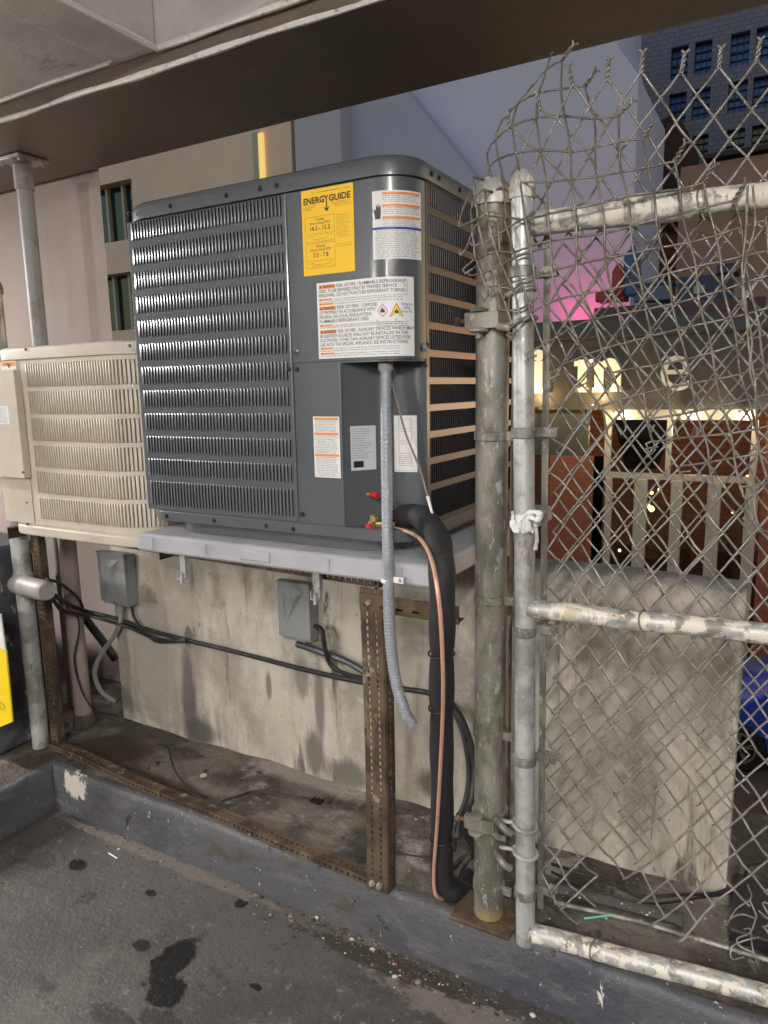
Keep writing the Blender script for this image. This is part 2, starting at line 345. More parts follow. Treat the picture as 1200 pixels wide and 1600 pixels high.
tag(MB().prism([(-6,2.15),(-2.52,2.15),(-3.05,2.55),(-6,2.55)], -.2, 4.5).build('stucco_wall', pink_m, smooth=0), 'pinkish stucco wall rising behind the beige unit and steel pole', 'wall')
mb = MB(); mb.box(-5, -2.505, 1.43, 1.74, .16, .95)
tag(mb.build('low_wall', navy_m, bevel=.012), 'low navy wall with peeling paint at the left edge beside the capped post', 'wall')

# ------------------------------------------------------------ OUTSIDE
asph_m = M('street_asphalt', (.11,.085,.07), .85, layers=[((.07,.055,.05), 1.2, .45,.6, None), ((.2,.16,.13), 4, .6,.72, None)], bump=(40,.4,.01), coord='world')
mb = MB().add([(-150,2.4,-3.6),(150,2.4,-3.6),(150,200,-3.6),(-150,200,-3.6)], [(0,1,2,3)]); S(mb.build('street', asph_m, smooth=0))
mb = MB().box(-9.2, 9.2, 2.0, 2.1, -3.7, -.3); S(mb.build('garage_outer_wall', pink_m, smooth=0))
side_m = M('pavement', (.2,.18,.165), .85, layers=[((.14,.13,.12), 2, .45,.6, None)], coord='world')
mb = MB().box(-40, 40, 12.0, 13.6, -3.62, -3.47); S(mb.build('pavement', side_m, smooth=0))

lav_m = M('lavender_white_wall', (.66,.62,.82), .8, layers=[((.60,.565,.76), .25, .4,.65, None)], coord='world')
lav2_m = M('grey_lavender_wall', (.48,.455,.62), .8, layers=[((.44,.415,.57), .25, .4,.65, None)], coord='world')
bei_m = M('beige_building_wall', (.84,.58,.50), .8, layers=[((.78,.54,.46), .3, .4,.65, None)], coord='world')
glassdk_m = M('dark_green_glass', (.015,.025,.02), .12)
frame_m = M('pale_window_frame', (.4,.37,.33), .5)
blueg_m = M('sky_reflection_glass', (.02,.09,.42), .3, layers=[((.03,.13,.6), .6, .45,.65, None)], coord='world')  # blue dusk sky reflection put into the glass colour
mull_m = M('dark_window_bar', (.02,.025,.05), .5)
def brickmat(name, c1, c2, mortar, sc, rough=.85):
    m = bpy.data.materials.new(name); m.use_nodes = True; t = m.node_tree; N = t.nodes; L = t.links; b = N['Principled BSDF']
    g = N.new('ShaderNodeNewGeometry'); s = N.new('ShaderNodeSeparateXYZ'); c = N.new('ShaderNodeCombineXYZ')
    L.new(g.outputs['Position'], s.inputs[0]); L.new(s.outputs[0], c.inputs[0]); L.new(s.outputs[2], c.inputs[1])
    br = N.new('ShaderNodeTexBrick'); L.new(c.outputs[0], br.inputs[0]); br.inputs['Scale'].default_value = sc
    br.inputs['Color1'].default_value = (*c1,1); br.inputs['Color2'].default_value = (*c2,1); br.inputs['Mortar'].default_value = (*mortar,1)
    br.inputs['Mortar Size'].default_value = .018; br.inputs['Row Height'].default_value = .25
    L.new(br.outputs[0], b.inputs['Base Color']); b.inputs['Roughness'].default_value = rough
    bp = N.new('ShaderNodeBump'); bp.inputs['Strength'].default_value = .5; bp.inputs['Distance'].default_value = .02; bp.invert = True
    L.new(br.outputs[1], bp.inputs['Height']); L.new(bp.outputs[0], b.inputs['Normal']); return m
stone_m = brickmat('lavender_stone_blocks', (.22,.2,.27), (.19,.175,.24), (.12,.11,.17), 1.7)
brn_m = brickmat('brown_brick', (.085,.038,.032), (.06,.028,.025), (.04,.025,.022), 2.6)
terra_m = M('terracotta_render', (.42,.235,.2), .85, layers=[((.36,.2,.17), .5, .4,.65, None), ((.16,.06,.04), (5,5,.5), .64,.74, None)], coord='world')
orb_m = brickmat('orange_brick', (.36,.12,.05), (.3,.1,.045), (.14,.07,.04), 2.2)

def flat(name, poly, y, th, mat, parent=None):
    "a wall cut to an (x, z) outline, th thick behind plane y"
    n = len(poly); vs = [(x, y, z) for x, z in poly] + [(x, y+th, z) for x, z in poly]
    fs = [tuple(range(n)), tuple(range(2*n-1, n-1, -1))] + [(i, i+n, (i+1)%n+n, (i+1)%n) for i in range(n)]
    return MB().add(vs, fs).build(name, mat, parent, smooth=0)
def xz(*pts): return [(p[0], p[2]) for p in pts]

# lavender walls (tall blank building and shadow wedge)
b = thing('lavender_building', (-6, 18, -3.6), 'tall blank lavender building with a cut corner filling the gap behind the fence', 'building')
flat('wall', [(-14.6,-3.6)] + [(-3.3504,-3.6)] + xz((-3.3643,18.0000,8.3175), (-3.8488,18.0000,9.0294)) + [(-3.8488-1.2, 14), (-14.6, 14)], 18, 4, lav_m, b)
MB().box(*(-11.3627,-11.0524,17.7000,17.9000,8.4243,8.5050), ).build('wall_lamp', bei_m, b)
b = thing('shadow_wedge', (-8, 17.6, -3.6), 'darker lavender wedge standing in for a diagonal shadow on the lavender wall', 'building')  # diagonal shadow on the lavender building, built as a darker wall
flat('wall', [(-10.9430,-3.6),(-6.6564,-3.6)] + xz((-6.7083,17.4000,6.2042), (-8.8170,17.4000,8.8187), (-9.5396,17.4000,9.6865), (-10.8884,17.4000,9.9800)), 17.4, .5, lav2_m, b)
b = thing('beige_building', (-16, 17, -3.6), 'beige building with a column of dark green windows between pole and condenser', 'building')
x0, x1 = -21.6966, -12.2476; xa, xb = -19.8147, -18.4681
MB().box(xb, x1, 17, 20, -3.6, 14).build('wall', bei_m, b, smooth=0)
mb = MB(); 
zz = [14, 8.2110, 6.4152, 5.4186, 3.5975, 2.5655, 0.5471, -3.6]
for i in range(0, 8, 2): mb.box(x0-4, xb-.003, 17.05, 19.9, zz[i+1], zz[i])
mb.build('spandrel', bei_m, b, smooth=0)
for i in (1, 3, 5):
    f = MB().box(x0-4, xb-.003, 17.5, 17.6, zz[i+1], zz[i]).build('window', glassdk_m, b, smooth=0)
    mm = MB()
    for px in (-3.2,-2.4,-1.6,-.85,-.38,-.06): mm.box(xb+px-.05, xb+px+.05, 17.35, 17.49, zz[i+1], zz[i])
    mm.build('frame', frame_m, f, smooth=0)
warm_strip = M('lit_strip', (.8,.6,.2), .5, emit=((1,.68,.2), .3))
MB().box(-13.4640, -13.3063, 16.85, 16.98, 7.4240-2, 8.5993).build('slot_jamb', frame_m, b, smooth=0)
MB().box(-13.3063, -13.1497, 16.9, 16.985, 7.4240-2, 8.5666).build('lit_slot', warm_strip, b, smooth=0)
b = thing('pink_column', (-12, 17, -3.6), 'pale pinkish pilaster between the beige and lavender walls', 'column')
MB().box(-12.0528, -10.5892, 16.9, 17.9, -3.6, 14).build('shaft', M('pale_pink_render', (.5,.45,.55), .8), b, smooth=0)

# stone building with blue windows
b = thing('grey_tower', (-6, 30.5, -3.6), 'plain grey lavender building showing as a sliver left of the stone building', 'building')
MB().box(-14, -2, 30.5, 33, -3.6, 22).build('wall', lav2_m, b, smooth=0)
b = thing('stone_building', (-1, 27, -3.6), 'lavender stone block building with large blue gridded windows at top right', 'building')
xl = -5.0034
wr = [[(1048,71,1075,120),(1085,62,1112,115),(1141,50,1171,105),(1181,43,1211,93)],
      [(1045,145,1072,182),(1081,138,1109,188),(1137,126,1167,183),(1176,118,1206,172)],
      [(1081,210,1106,256),(1135,202,1163,246),(1174,196,1204,240)]]
wins = []
for r, row in enumerate([[(-4.0496,-3.5175,11.4162,12.3647),(-3.3300,-2.8128,11.3607,12.3718),(-2.2806,-1.7303,11.3195,12.3456),(-1.5605,-1.0264,11.3851,12.3035)], [(-4.0455,-3.5082,10.1314,10.9397),(-3.3340,-2.7921,9.9591,10.9316),(-2.2709,-1.7149,9.8549,10.9395),(-1.5616,-1.0217,9.9291,10.9407)], [(-4.0381,-3.4953,8.6206,9.5452),(-3.2637,-2.7759,8.6219,9.5326),(-2.2315,-1.7079,8.6479,9.5001),(-1.5122,-0.9678,8.6429,9.4820)]]):
    za = max(q[3] for q in row)*.5 + min(q[3] for q in row)*.5; zb = max(q[2] for q in row)*.5 + min(q[2] for q in row)*.5
    for k, q in enumerate(row): wins.append((q[0], q[1], zb, za, r))
    sp = row[3][0] - row[2][0]
    for e in range(1, 6): wins.append((row[3][0]+sp*e, row[3][1]+sp*e, zb, za, r))
zs = sorted({round(q[2],4) for q in wins} | {round(q[3],4) for q in wins})
rows = {}
for q in wins: rows.setdefault(q[4], []).append(q)
mb = MB(); ztop = 18
for r in (0, 1, 2):
    R = sorted(rows[r]); zb, za = R[0][2], R[0][3]
    mb.box(xl, 14, 27, 30, za, ztop); ztop = zb
    x = xl
    for q in R: mb.box(x, q[0], 27.001, 29.999, zb, za); x = q[1]
    mb.box(x, 14, 27.001, 29.999, zb, za)
mb.box(xl, 14, 27, 30, -3.6, ztop)
mb.build('wall', stone_m, b, smooth=0)
whg = M('lit_office_glass', (.12,.12,.11), .2, layers=[((.5,.5,.45), 1.7, .55,.7, None)], coord='world')
for q in wins:
    f = MB().box(q[0]-.02, q[1]+.02, 27.28, 27.34, q[2]-.02, q[3]+.02).build('window', blueg_m if q[4] < 2 else whg, b, smooth=0)
    mm = MB()
    nx = 3
    for i in range(nx+1): xx = q[0]+(q[1]-q[0])*i/nx; mm.box(xx-.012, xx+.012, 27.2, 27.27, q[2], q[3])
    for i in range(5): z = q[2]+(q[3]-q[2])*i/4; mm.box(q[0], q[1], 27.19, 27.26, z-(.03 if i == 2 else .008), z+(.03 if i == 2 else .008))
    mm.build('frame', mull_m, f, smooth=0)
b = thing('brick_building', (-3.5, 24, -3.6), 'dark brown brick gabled building between lavender wall and terracotta wall', 'building')
flat('wall', [(-4.4654,-3.6),(-2.8227,-3.6)] + xz((-2.8773,24.0000,8.1463), (-3.0312,24.0000,8.7850), (-3.3543,24.0000,9.3148), (-3.8479,24.0000,9.2315), (-4.4786,24.0000,9.0431)), 24, 2.5, brn_m, b)
MB().box(*(-4.4009,-4.0668,23.9600,24.1600,7.7222,8.6330)).build('window', glassdk_m, b)
MB().box(*(-3.9627,-3.1180,23.8000,24.0000,3.9986,5.9050)).build('orange_pier', orb_m, b)
b = thing('terracotta_building', (0, 22, -3.6), 'terracotta rendered building with rust streaks under its roof edge, behind the gate top rail', 'building')
MB().add([(-2.9130,22,-3.6),(12,22,-3.6),(12,22,7.3944),(-2.9130,22,7.2853), (-2.9130,25,-3.6),(12,25,-3.6),(12,25,7.3944),(-2.9130,25,7.2853)],
   [(0,1,2,3),(7,6,5,4),(0,3,7,4),(3,2,6,7),(1,5,6,2)]).build('wall', terra_m, b, smooth=0)
MB().box(-2.3737, 12.1, 21.8, 22.4, 7.3650+.0, 7.4772).build('roof_edge', M('dark_coping', (.04,.025,.03), .7), b, smooth=0)

# storefront
fx = M('lamp_housing', (.1,.1,.1), .4, metal=.5)
b = thing('storefront', (-2, 13, -3.6), 'shopfront with cream sign letters and aluminium framed glass doors seen through the gate mesh', 'building')
Ys = 13
dk = M('dark_fascia', (.075,.062,.05), .4, layers=[((.11,.09,.06), 1.4, .5,.65, None)], coord='world', bump=(6,.3,.02))
ztop_ = 2.62; zs1 = 2.3; zs0 = 1.07
MB().box(-8, 7, Ys, 16.9, zs1, ztop_-.06).build('roof', M('dark_roof', (.05,.045,.05), .7), b, smooth=0)
MB().box(-8, 7, Ys-.25, Ys, zs1, ztop_).build('canopy', M('grey_canopy', (.06,.058,.06), .5), b, smooth=0, bevel=.03)
MB().box(-8, 7, Ys-.12, Ys, zs0, zs1-.003).build('sign_band', dk, b, smooth=0)
alu = M('brushed_aluminium', (.6,.54,.44), .35, metal=.3)
panel_m = M('grey_green_panel', (.075,.072,.06), .5)
bpm = brickmat('red_tile_panel', (.34,.10,.05), (.27,.08,.04), (.2,.08,.05), 3.0, .6)
xd0, xd1 = -2.7816, -0.3825; zdt = 0.8944; zt = -0.0738
xr0, xr1 = -3.7463, -2.9514; zr = 0.2346
MB().box(-8, xd0-.28, Ys, Ys+.1, zr+.003, zs0-.003).build('upper_panel', panel_m, b, smooth=0)
MB().box(xr0, xr1, Ys-.05, Ys+.1, -3.47, zr).build('tiled_pier', bpm, b, smooth=0)
MB().box(xd1+.15, xd1+1.2, Ys-.05, Ys+.1, -3.47, zdt).build('tiled_pier', bpm, b, smooth=0)
MB().box(xr1+.003, xd0-.01, Ys+.02, Ys+.12, -3.47, zr).build('dark_reveal', flat_black_m, b, smooth=0)
MB().box(xd0, xd1, Ys-.02, Ys+.1, zdt, zs0-.003).build('header', alu, b, smooth=0)
MB().box(xd0, xd1, Ys-.03, Ys+.08, zt-.06, zt+.04).build('transom', alu, b, smooth=0)
for a, c in [(-2.7258,-2.6132),(-2.2268,-2.0112),(-1.6216,-1.4365),(-1.0445,-0.8386),(-0.4747,-0.2875)]:
    MB().box(a, c, Ys-.04, Ys+.09, -3.47, zt-.061).build('mullion', alu, b, smooth=0, bevel=.012)
for a, c in [(-2.7645,-2.6533),(-1.7351,-1.6530),(-0.4456,-0.3534)]:
    MB().box(a, c, Ys-.035, Ys+.085, zt+.041, zdt-.001).build('mullion', alu, b, smooth=0)
for k in range(5):   # further left bays behind the posts
    MB().box(-7.6+k*.75, -7.5+k*.75, Ys-.03, Ys+.1, -3.47, zr).build('mullion', alu, b, smooth=0)
gm = bpy.data.materials.new('shop_glass'); gm.use_nodes = True; t = gm.node_tree; t.nodes.remove(t.nodes['Principled BSDF'])
tr = t.nodes.new('ShaderNodeBsdfTransparent'); tr.inputs[0].default_value = (.75,.75,.75,1); gl = t.nodes.new('ShaderNodeBsdfGlossy'); gl.inputs['Roughness'].default_value = .03
ms = t.nodes.new('ShaderNodeMixShader'); ms.inputs[0].default_value = .10
t.links.new(tr.outputs[0], ms.inputs[1]); t.links.new(gl.outputs[0], ms.inputs[2]); t.links.new(ms.outputs[0], t.nodes['Material Output'].inputs[0])
PR = [(-2.6132,-2.2268),(-2.0112,-1.6216),(-1.4365,-1.0445),(-0.8386,-0.4747)]
for a, c in PR: MB().box(a+.003, c-.003, Ys+.01, Ys+.02, -3.4, zt-.065).build('pane', gm, b, smooth=0)
for a, c in [(-2.6533,-1.7351),(-1.6530,-0.4456)]: MB().box(a+.003, c-.003, Ys+.01, Ys+.02, zt+.042, zdt-.002).build('pane', gm, b, smooth=0)
MB().box(-7.6, xr0-.01, Ys+.01, Ys+.02, -3.4, zr).build('pane', gm, b, smooth=0)
MB().box(xd1+1.2, 7, Ys+.01, Ys+.02, -3.4, zs0-.003).build('pane', gm, b, smooth=0)
# the room behind the glass
mb = MB(); mb.box(-8, 7, 16.4, 16.6, -3.6, 2.3); mb.box(-8.1, -8.0, Ys+.1, 16.6, -3.6, 2.3); mb.box(7, 7.1, Ys+.1, 16.6, -3.6, 2.3)
mb.build('room_wall', brickmat('warm_room_brick', (.3,.13,.06), (.22,.1,.05), (.1,.06,.04), 2.0), b, smooth=0)
MB().box(-8, 7, Ys+.13, 16.4, 1.3, 1.4).build('room_ceiling', dk, b, smooth=0)
MB().box(-8, 7, Ys+.13, 16.4, -3.6, -3.5).build('room_floor', brn_m, b, smooth=0)
mb = MB()   # dark awning-like lampshade hung behind the fanlight
def frust(mb, cx, cy, z0, z1, r0, r1): mb.lathe((cx, cy, 0), [(r0, z0), (r1, z1)], n=20)
mb = MB(); 
xh = -2.2311
mb.add([(xh-.5,13.5,.86),(xh+.5,13.5,.86),(xh+.25,13.5,-.02),(xh-.25,13.5,-.02),(xh-.5,13.9,.86),(xh+.5,13.9,.86),(xh+.25,13.9,-.02),(xh-.25,13.9,-.02)], [(0,3,2,1),(4,5,6,7),(0,1,5,4),(1,2,6,5),(2,3,7,6),(3,0,4,7)])
mb.build('black_lampshade', flat_black_m, b, smooth=0)
bulb_m = M('warm_bulb', (1,.7,.4), .5, emit=((1,.55,.2), 4))
for px, py, yy, r in ((1018,770,14.2,.035),(1030,765,14.6,.03),(1012,790,14.4,.045),(1018,795,15,.05),(968,860,14.3,.04),(1088,705,14.8,.05),(1170,715,14.0,.05),(1172,745,14.5,.04),(1085,795,15,.04),(1150,800,15,.04),(1092,868,14.2,.04)):
    pass
for p, r in [((-2.1197,14.2000,-0.5466),0.035),((-2.0403,14.6000,-0.5335),0.03),((-2.2094,14.4000,-0.8305),0.05),((-2.2250,15.0000,-0.9884),0.06),((-2.6869,14.3000,-1.7488),0.03),((-0.5167,14.5000,-0.2044),0.035),((-0.7450,15.0000,-0.9535),0.03)]:
    o = MB().lathe(p, [(r*.3,-r),(r*.9,-r*.5),(r,0),(r*.8,r*.6),(r*.3,r)], n=10).build('bulb', bulb_m, b)
# shelves / counter silhouettes inside
for i in range(9):
    x = -3.6+i*.62; h = random.uniform(.9, 2.0)
    MB().box(x, x+random.uniform(.2,.45), 14.6+random.uniform(0,.8), 15.6, -3.5, -3.5+h+.6).build('counter', [dk, brn_m, panel_m][i%3], b, smooth=0)
# sign letters: lit i and m, unlit e
lit_m = M('lit_cream_letter', (.85,.78,.6), .5, emit=((1,.80,.48), .22))
crm_m = M('cream_letter', (.88,.83,.68), .5)
def letter(ch, xa, xb, z0, z1, mat, bold=.035, serif=()):
    v, f = text2d(ch, 1, bold); v = v.copy()
    a, c = v.min(0), v.max(0)
    v[:,0] = xa + (v[:,0]-a[0])/(c[0]-a[0])*(xb-xa); v[:,1] = z0 + (v[:,1]-a[1])/(c[1]-a[1])*(z1-z0)
    mb = MB(); n = len(v)
    from collections import Counter
    ed = Counter()
    for q in f:
        for i in range(len(q)): ed[(q[i], q[(i+1)%len(q)])] += 1
    mb.add([(p[0], Ys-.22, p[1]) for p in v] + [(p[0], Ys-.13, p[1]) for p in v], f + [tuple(n+i for i in reversed(q)) for q in f] + [(e[1], e[0], e[0]+n, e[1]+n) for e in ed if (e[1], e[0]) not in ed])
    for sx0, sx1, sz0, sz1 in serif: mb.box(sx0, sx1, Ys-.225, Ys-.131, sz0, sz1)
    return mb.build('letter', mat, b, smooth=0)
mx0, mx1, mz0, mz1 = -3.2940, -2.4520, 1.3859, 1.9547
wm = mx1-mx0
letter('m', mx0+wm*.08, mx1-wm*.06, mz0, mz1, lit_m, .02, [(mx0+wm*a-wm*.11, mx0+wm*a+wm*.11, mz0-.004, mz0+.07) for a in (.17,.5,.86)] + [(mx0-wm*.0, mx0+wm*.16, mz1-.12, mz1-.03)])
ix0, ix1 = -4.0496, -3.8596
letter('i', ix0, ix1, mz0-.01, mz1+.2, lit_m, .04, [(ix0-.1, ix1+.1, mz0-.014, mz0+.07), (ix0-.1, ix1-.02, mz1-.12, mz1-.03)])
letter('e', -1.8527, -1.4068, 1.3780, 1.9607, crm_m, .0)
def lamp(name, typ, loc, energy, color, size=.1, rot=None, sy=None, spread=None, spot=None):
    l = bpy.data.lights.new(name, typ); l.energy = energy; l.color = color
    if typ == 'AREA':
        l.size = size
        if sy: l.shape = 'RECTANGLE'; l.size_y = sy
        if spread: l.spread = spread
    elif typ in ('POINT', 'SPOT'): l.shadow_soft_size = size
    if spot: l.spot_size = spot
    o = bpy.data.objects.new(name, l); COL.objects.link(o); o.location = loc
    if rot: o.rotation_euler = rot
    return o
# sign lamps on short arms under the letters
for px in (-3.9780, -2.8716):
    MB().tube([(px, Ys-.12, zs0+.05), (px, Ys-.5, zs0+.02), (px, Ys-.55, zs0+.1)], .02, 6).build('sign_lamp_arm', fx, b)
    lamp('sign_lamp', 'POINT', (px, Ys-.5, zs0+.22), 9, (1,.72,.35), .05)
for x in (-5.5, -2.6, -1.4, -.2, 2.5, 5): lamp('shop_lamp', 'POINT', (x, 14.6, .6), 11, (1,.62,.36), .12)
for x in (-2.5200, -1.3896, -0.5826):  # downlights added to brighten the door mullions
    MB().lathe((x, Ys-.32, zs0-.06), [(.05,0),(.07,.03),(.07,.059)], n=12).build('added_downlight', fx, b)
    lamp('added_downlight_lamp', 'POINT', (x, Ys-.42, zs0-.12), 7, (1,.8,.5), .06)

# things on the shop roof
red2 = M('dull_red_paint', (.35,.03,.03), .5); nvy = M('navy_plastic', (.02,.03,.09), .45); blp = M('blue_plastic', (.05,.09,.25), .4)
o = MB().box(*(-3.6122,-0.4535,15.5000,15.7500,2.6994,3.0795)).build('roof_parapet', M('maroon_coping', (.12,.05,.06), .6), None, bevel=.02); tag(o, 'low maroon parapet along the shop roof above the sign', 'wall')
t_ = thing('air_handler', (-1.5618,16.0000,3.1215), 'navy rooftop air handler with sloped hood above the shop sign', 'air handler')
x0, x1, z0, z1 = -2.0410, -1.0631, 3.1464, 3.5911
MB().box(x0, x1, 15.8, 16.4, z0-.2, z1).build('casing', nvy, t_, bevel=.03)
MB().prism([(x0+.7,15.7),(x1+.1,15.7),(x1+.1,16.5),(x0+.7,16.5)], z1+.001, z1+.18, rnd=.08).build('hood', nvy, t_)
MB().box(x0+.3, x0+.5, 15.76, 15.799, z0+.1, z0+.25).build('label_plate', M('pale_plate', (.3,.33,.4), .5), t_)
t_ = thing('water_barrel', (-2.9967,16.0000,3.6146), 'blue barrel on the shop roof beside a red canister', 'barrel')
c = (-2.9709,16.0000,3.6124); MB().lathe((c[0], 16, c[2]-.3), [(.15,0),(.18,.04),(.18,.4),(.2,.44),(.18,.48),(.17,.8),(.1,.92),(.05,.95)], n=20).build('drum', blp, t_)
MB().lathe((c[0], 16, c[2]+.651), [(.05,0),(.05,.06)], n=12).build('cap', nvy, t_)
t_ = thing('red_canister', (-3.1971,15.9000,3.6203), 'red gas canister on the shop roof left of the blue barrel', 'canister')
c = (-3.2231,15.9000,3.6225); MB().lathe((c[0], 15.9, c[2]-.3), [(.1,0),(.13,.05),(.13,.5),(.06,.62),(.03,.66)], n=16).build('body', red2, t_)
t_ = thing('roof_crate', (-2.5253,15.9000,3.3101), 'blue grey storage crate beneath the barrel on the shop roof', 'crate')
MB().box(*(-2.9050,-2.1567,15.9000,16.4000,3.1830,3.4875)).build('tub', M('grey_blue_plastic', (.1,.12,.2), .5), t_, bevel=.02)
MB().box(*(-2.9342,-2.1383,15.8800,16.4200,3.4850,3.5481)).build('lid', nvy, t_, bevel=.01)
t_ = thing('red_roof_box', (-3.4236,15.9000,3.3803), 'red metal box on the shop roof nearest the lavender wall', 'box')
MB().box(*(-3.6895,-3.0834,15.9000,16.4000,3.2467,3.4814)).build('body', red2, t_, bevel=.02)
# magenta neon tube behind the roof edge, washing the lavender wall
neon_m = M('magenta_neon', (1,.1,.4), .5, emit=((1,.04,.22), 6))
c = (-4.1877,16.6000,2.8419)
t_ = thing('neon_tube', c, 'magenta neon tube lying behind the shop canopy at the foot of the lavender wall', 'neon light')
MB().tube([(c[0]-1.0, 17.2, 2.70), (c[0]+.5, 17.2, 2.70)], .03, 8).build('tube', neon_m, t_)
lamp('neon_glow', 'AREA', (c[0]-.2, 17.1, 2.72), 8, (1,.05,.22), .7, (math.radians(155),0,0), .1)

# parked blue car
cb = M('blue_car_paint', (.02,.06,.5), .25, coat=.8); tyre = M('tyre_rubber', (.015,.015,.015), .8); rim_m = M('alloy', (.5,.5,.5), .3, metal=.8)
cx, cy, cz = -.27, 9.9, -3.6
t_ = thing('parked_car', (cx+1.2, 10.7, cz), 'blue hatchback parked in the street, seen past the right end of the parapet', 'car')
prof = [(-.85,.35),(-.92,.5),(-.9,.75),(-.75,.88),(-.2,.98),(.15,1.02),(.75,1.45),(1.1,1.52),(2.3,1.5),(2.9,1.32),(3.25,1.05),(3.4,.95),(3.42,.5),(3.35,.3),(2.95,.28),(2.9,.5),(2.72,.68),(2.48,.68),(2.3,.5),(2.25,.28),(.38,.28),(.33,.5),(.16,.68),(-.12,.68),(-.33,.5),(-.38,.28)]
n = len(prof); vs = []
for y, ins in ((0,.04),(.06,0),(1.6,0),(1.66,.04)):
    for x, z in prof: vs.append((cx+x, cy+y+(.18*max(0,(z-1.0))/.5 if y < .8 else -.18*max(0,(z-1.0))/.5), cz+z-(ins if z > .6 else 0)))
fs = [(i*n+j, (i+1)*n+j, (i+1)*n+(j+1)%n, i*n+(j+1)%n) for i in range(3) for j in range(n)] + [tuple(range(n)), tuple(range(4*n-1,3*n-1,-1))]
MB().add(vs, fs).build('body', cb, t_, smooth=40)
gl2 = M('car_glass', (.05,.04,.035), .08)
for pts in ([(.32,1.06),(.82,1.41),(1.4,1.45),(1.4,1.05)], [(1.48,1.05),(1.48,1.45),(2.25,1.43),(2.75,1.25),(2.8,1.06)]):
    vs = [(cx+x, cy-.012+.18*(z-1.0)/.5, cz+z) for x, z in pts] + [(cx+x, cy+.03+.18*(z-1.0)/.5, cz+z) for x, z in pts]
    MB().add(vs, [(0,1,2,3,4)[:len(pts)], (0,len(pts),len(pts)+1,1)]).build('window', gl2, t_, smooth=0)
for wx in (0.02, 2.6):
    for wy, sg in ((cy+.02, -1), (cy+1.64, 1)):
        wh = MB().lathe((cx+wx, wy, cz+.33), [(.2,.1*1),(.31,.1),(.33,.07),(.33,-.07 if 0 else -.02),(.31,-.05),(.22,-.05),(.2,-.02)], axis='y', n=28).build('wheel', tyre, t_)
        rm = MB(); yy = wy-.055 if sg < 0 else wy+.12
        for k in range(5):
            q = 2*PI*k/5+.3; a2 = q+.12; a3 = q-.12
            for aa in (a2, a3): rm.bar((cx+wx+.04*math.cos(q), yy, cz+.33+.04*math.sin(q)), (cx+wx+.205*math.cos(aa), yy, cz+.33+.205*math.sin(aa)), .022, .02, up=(0,1,0))
        rm.lathe((cx+wx, yy-.01, cz+.33), [(.05,0),(.05,.02)], axis='y', n=12)
        pts = [(cx+wx+.21*math.cos(2*PI*k/24), yy, cz+.33+.21*math.sin(2*PI*k/24)) for k in range(25)]
        rm.tube(pts, .014, 5); rm.build('rim', rim_m, wh)
MB().box(cx+.9, cx+1.05, cy-.03, cy-.001, cz+.86, cz+.89).build('door_handle', cb, t_)
MB().box(cx-.9, cx-.7, cy+.02, cy+.3, cz+.66, cz+.78).build('headlight', M('lamp_lens', (.6,.6,.6), .1), t_, bevel=.02)
# unseen street lamp further along the kerb, added for warm condenser glints
t_ = thing('added_street_lamp', (3.6, 11.7, -3.6), 'unseen orange lamp on a dark pole, added for warm glints, across the street', 'street lamp')
MB().lathe((3.6,11.7,-3.6), [(.12,0),(.12,.1),(.06,.2),(.045,6.2)], n=12).build('pole', fx, t_)
MB().lathe((3.6,11.7,2.6), [(.05,0),(.2,.08),(.22,.14),(.06,.3)], n=16).build('hood', fx, t_)
MB().lathe((3.6,11.7,2.5), [(.05,-.02),(.13,.02),(.12,.1)], n=12).build('added_lamp_bulb', M('added_lamp_glow', (1,.5,.2), .5, emit=((1,.38,.12), 30)), t_)
lamp('added_street_light', 'POINT', (3.6, 11.5, 2.2), 38, (1,.45,.2), .25)

def added_street_lamp(x, y, zt_, label, e):  # unseen lamp added to brighten the street ground
    t_ = thing('added_street_lamp', (x, y, -3.6), label, 'street lamp')
    h_ = zt_+3.6
    MB().lathe((x,y,-3.6), [(.12,0),(.12,.1),(.06,.2),(.045,h_)], n=12).build('pole', fx, t_)
    MB().lathe((x,y,zt_), [(.05,0),(.2,.08),(.22,.14),(.06,.3)], n=16).build('hood', fx, t_)
    MB().lathe((x,y,zt_-.1), [(.05,-.02),(.13,.02),(.12,.1)], n=12).build('added_lamp_bulb', bpy.data.materials['added_lamp_glow'], t_)
    lamp('added_street_light', 'POINT', (x, y-.25, zt_-.3), e, (1,.72,.48), .2)
added_street_lamp(1.9, 7.4, 1.6, 'warm unseen lamp added to light the street, nearer the garage than the parked car', 60)

# fluorescent fixtures of the garage, behind and beside the camera
tube_m = M('fluorescent_tube', (1,1,1), .5, emit=((1,.97,.92), 6)); hous_m = M('fixture_housing', (.7,.7,.7), .4)
def fluo(x, y, z, ang, e, label, L_=1.3):
    t_ = thing('ceiling_light', (x, y, z), label, 'ceiling light', 'fluorescent lights on the garage ceiling')
    c, s = math.cos(ang), math.sin(ang)
    def rot(px, py, pz): return (x+c*px-s*py, y+s*px+c*py, z+pz)
    MB().box(-L_/2, L_/2, -.09, .09, 0, .07).map(rot).build('housing', hous_m, t_, smooth=0, bevel=.008)
    for d in (-.045, .045): MB().tube([rot(-L_/2+.03, d, -.015), rot(L_/2-.03, d, -.015)], .013, 8).build('tube', tube_m, t_)
    MB().tube([rot(0,0,.07), rot(0,0,2.45-z if z < 2.45 else .3)], .008, 6).build('hanger', fx, t_)
    lamp('tube_light', 'AREA', (x, y, z-.035), e*.75, (1,.96,.92), L_, (0,0,ang), .14)
    for d in (-.4, .4): lamp('tube_side_light', 'POINT', rot(d, 0, -.05), e*.36, (1,.96,.92), .04)
fluo(-4.95, .85, 2.36, 0, 62, 'twin tube fluorescent light to the left of the viewpoint, nearer of the pair in line')
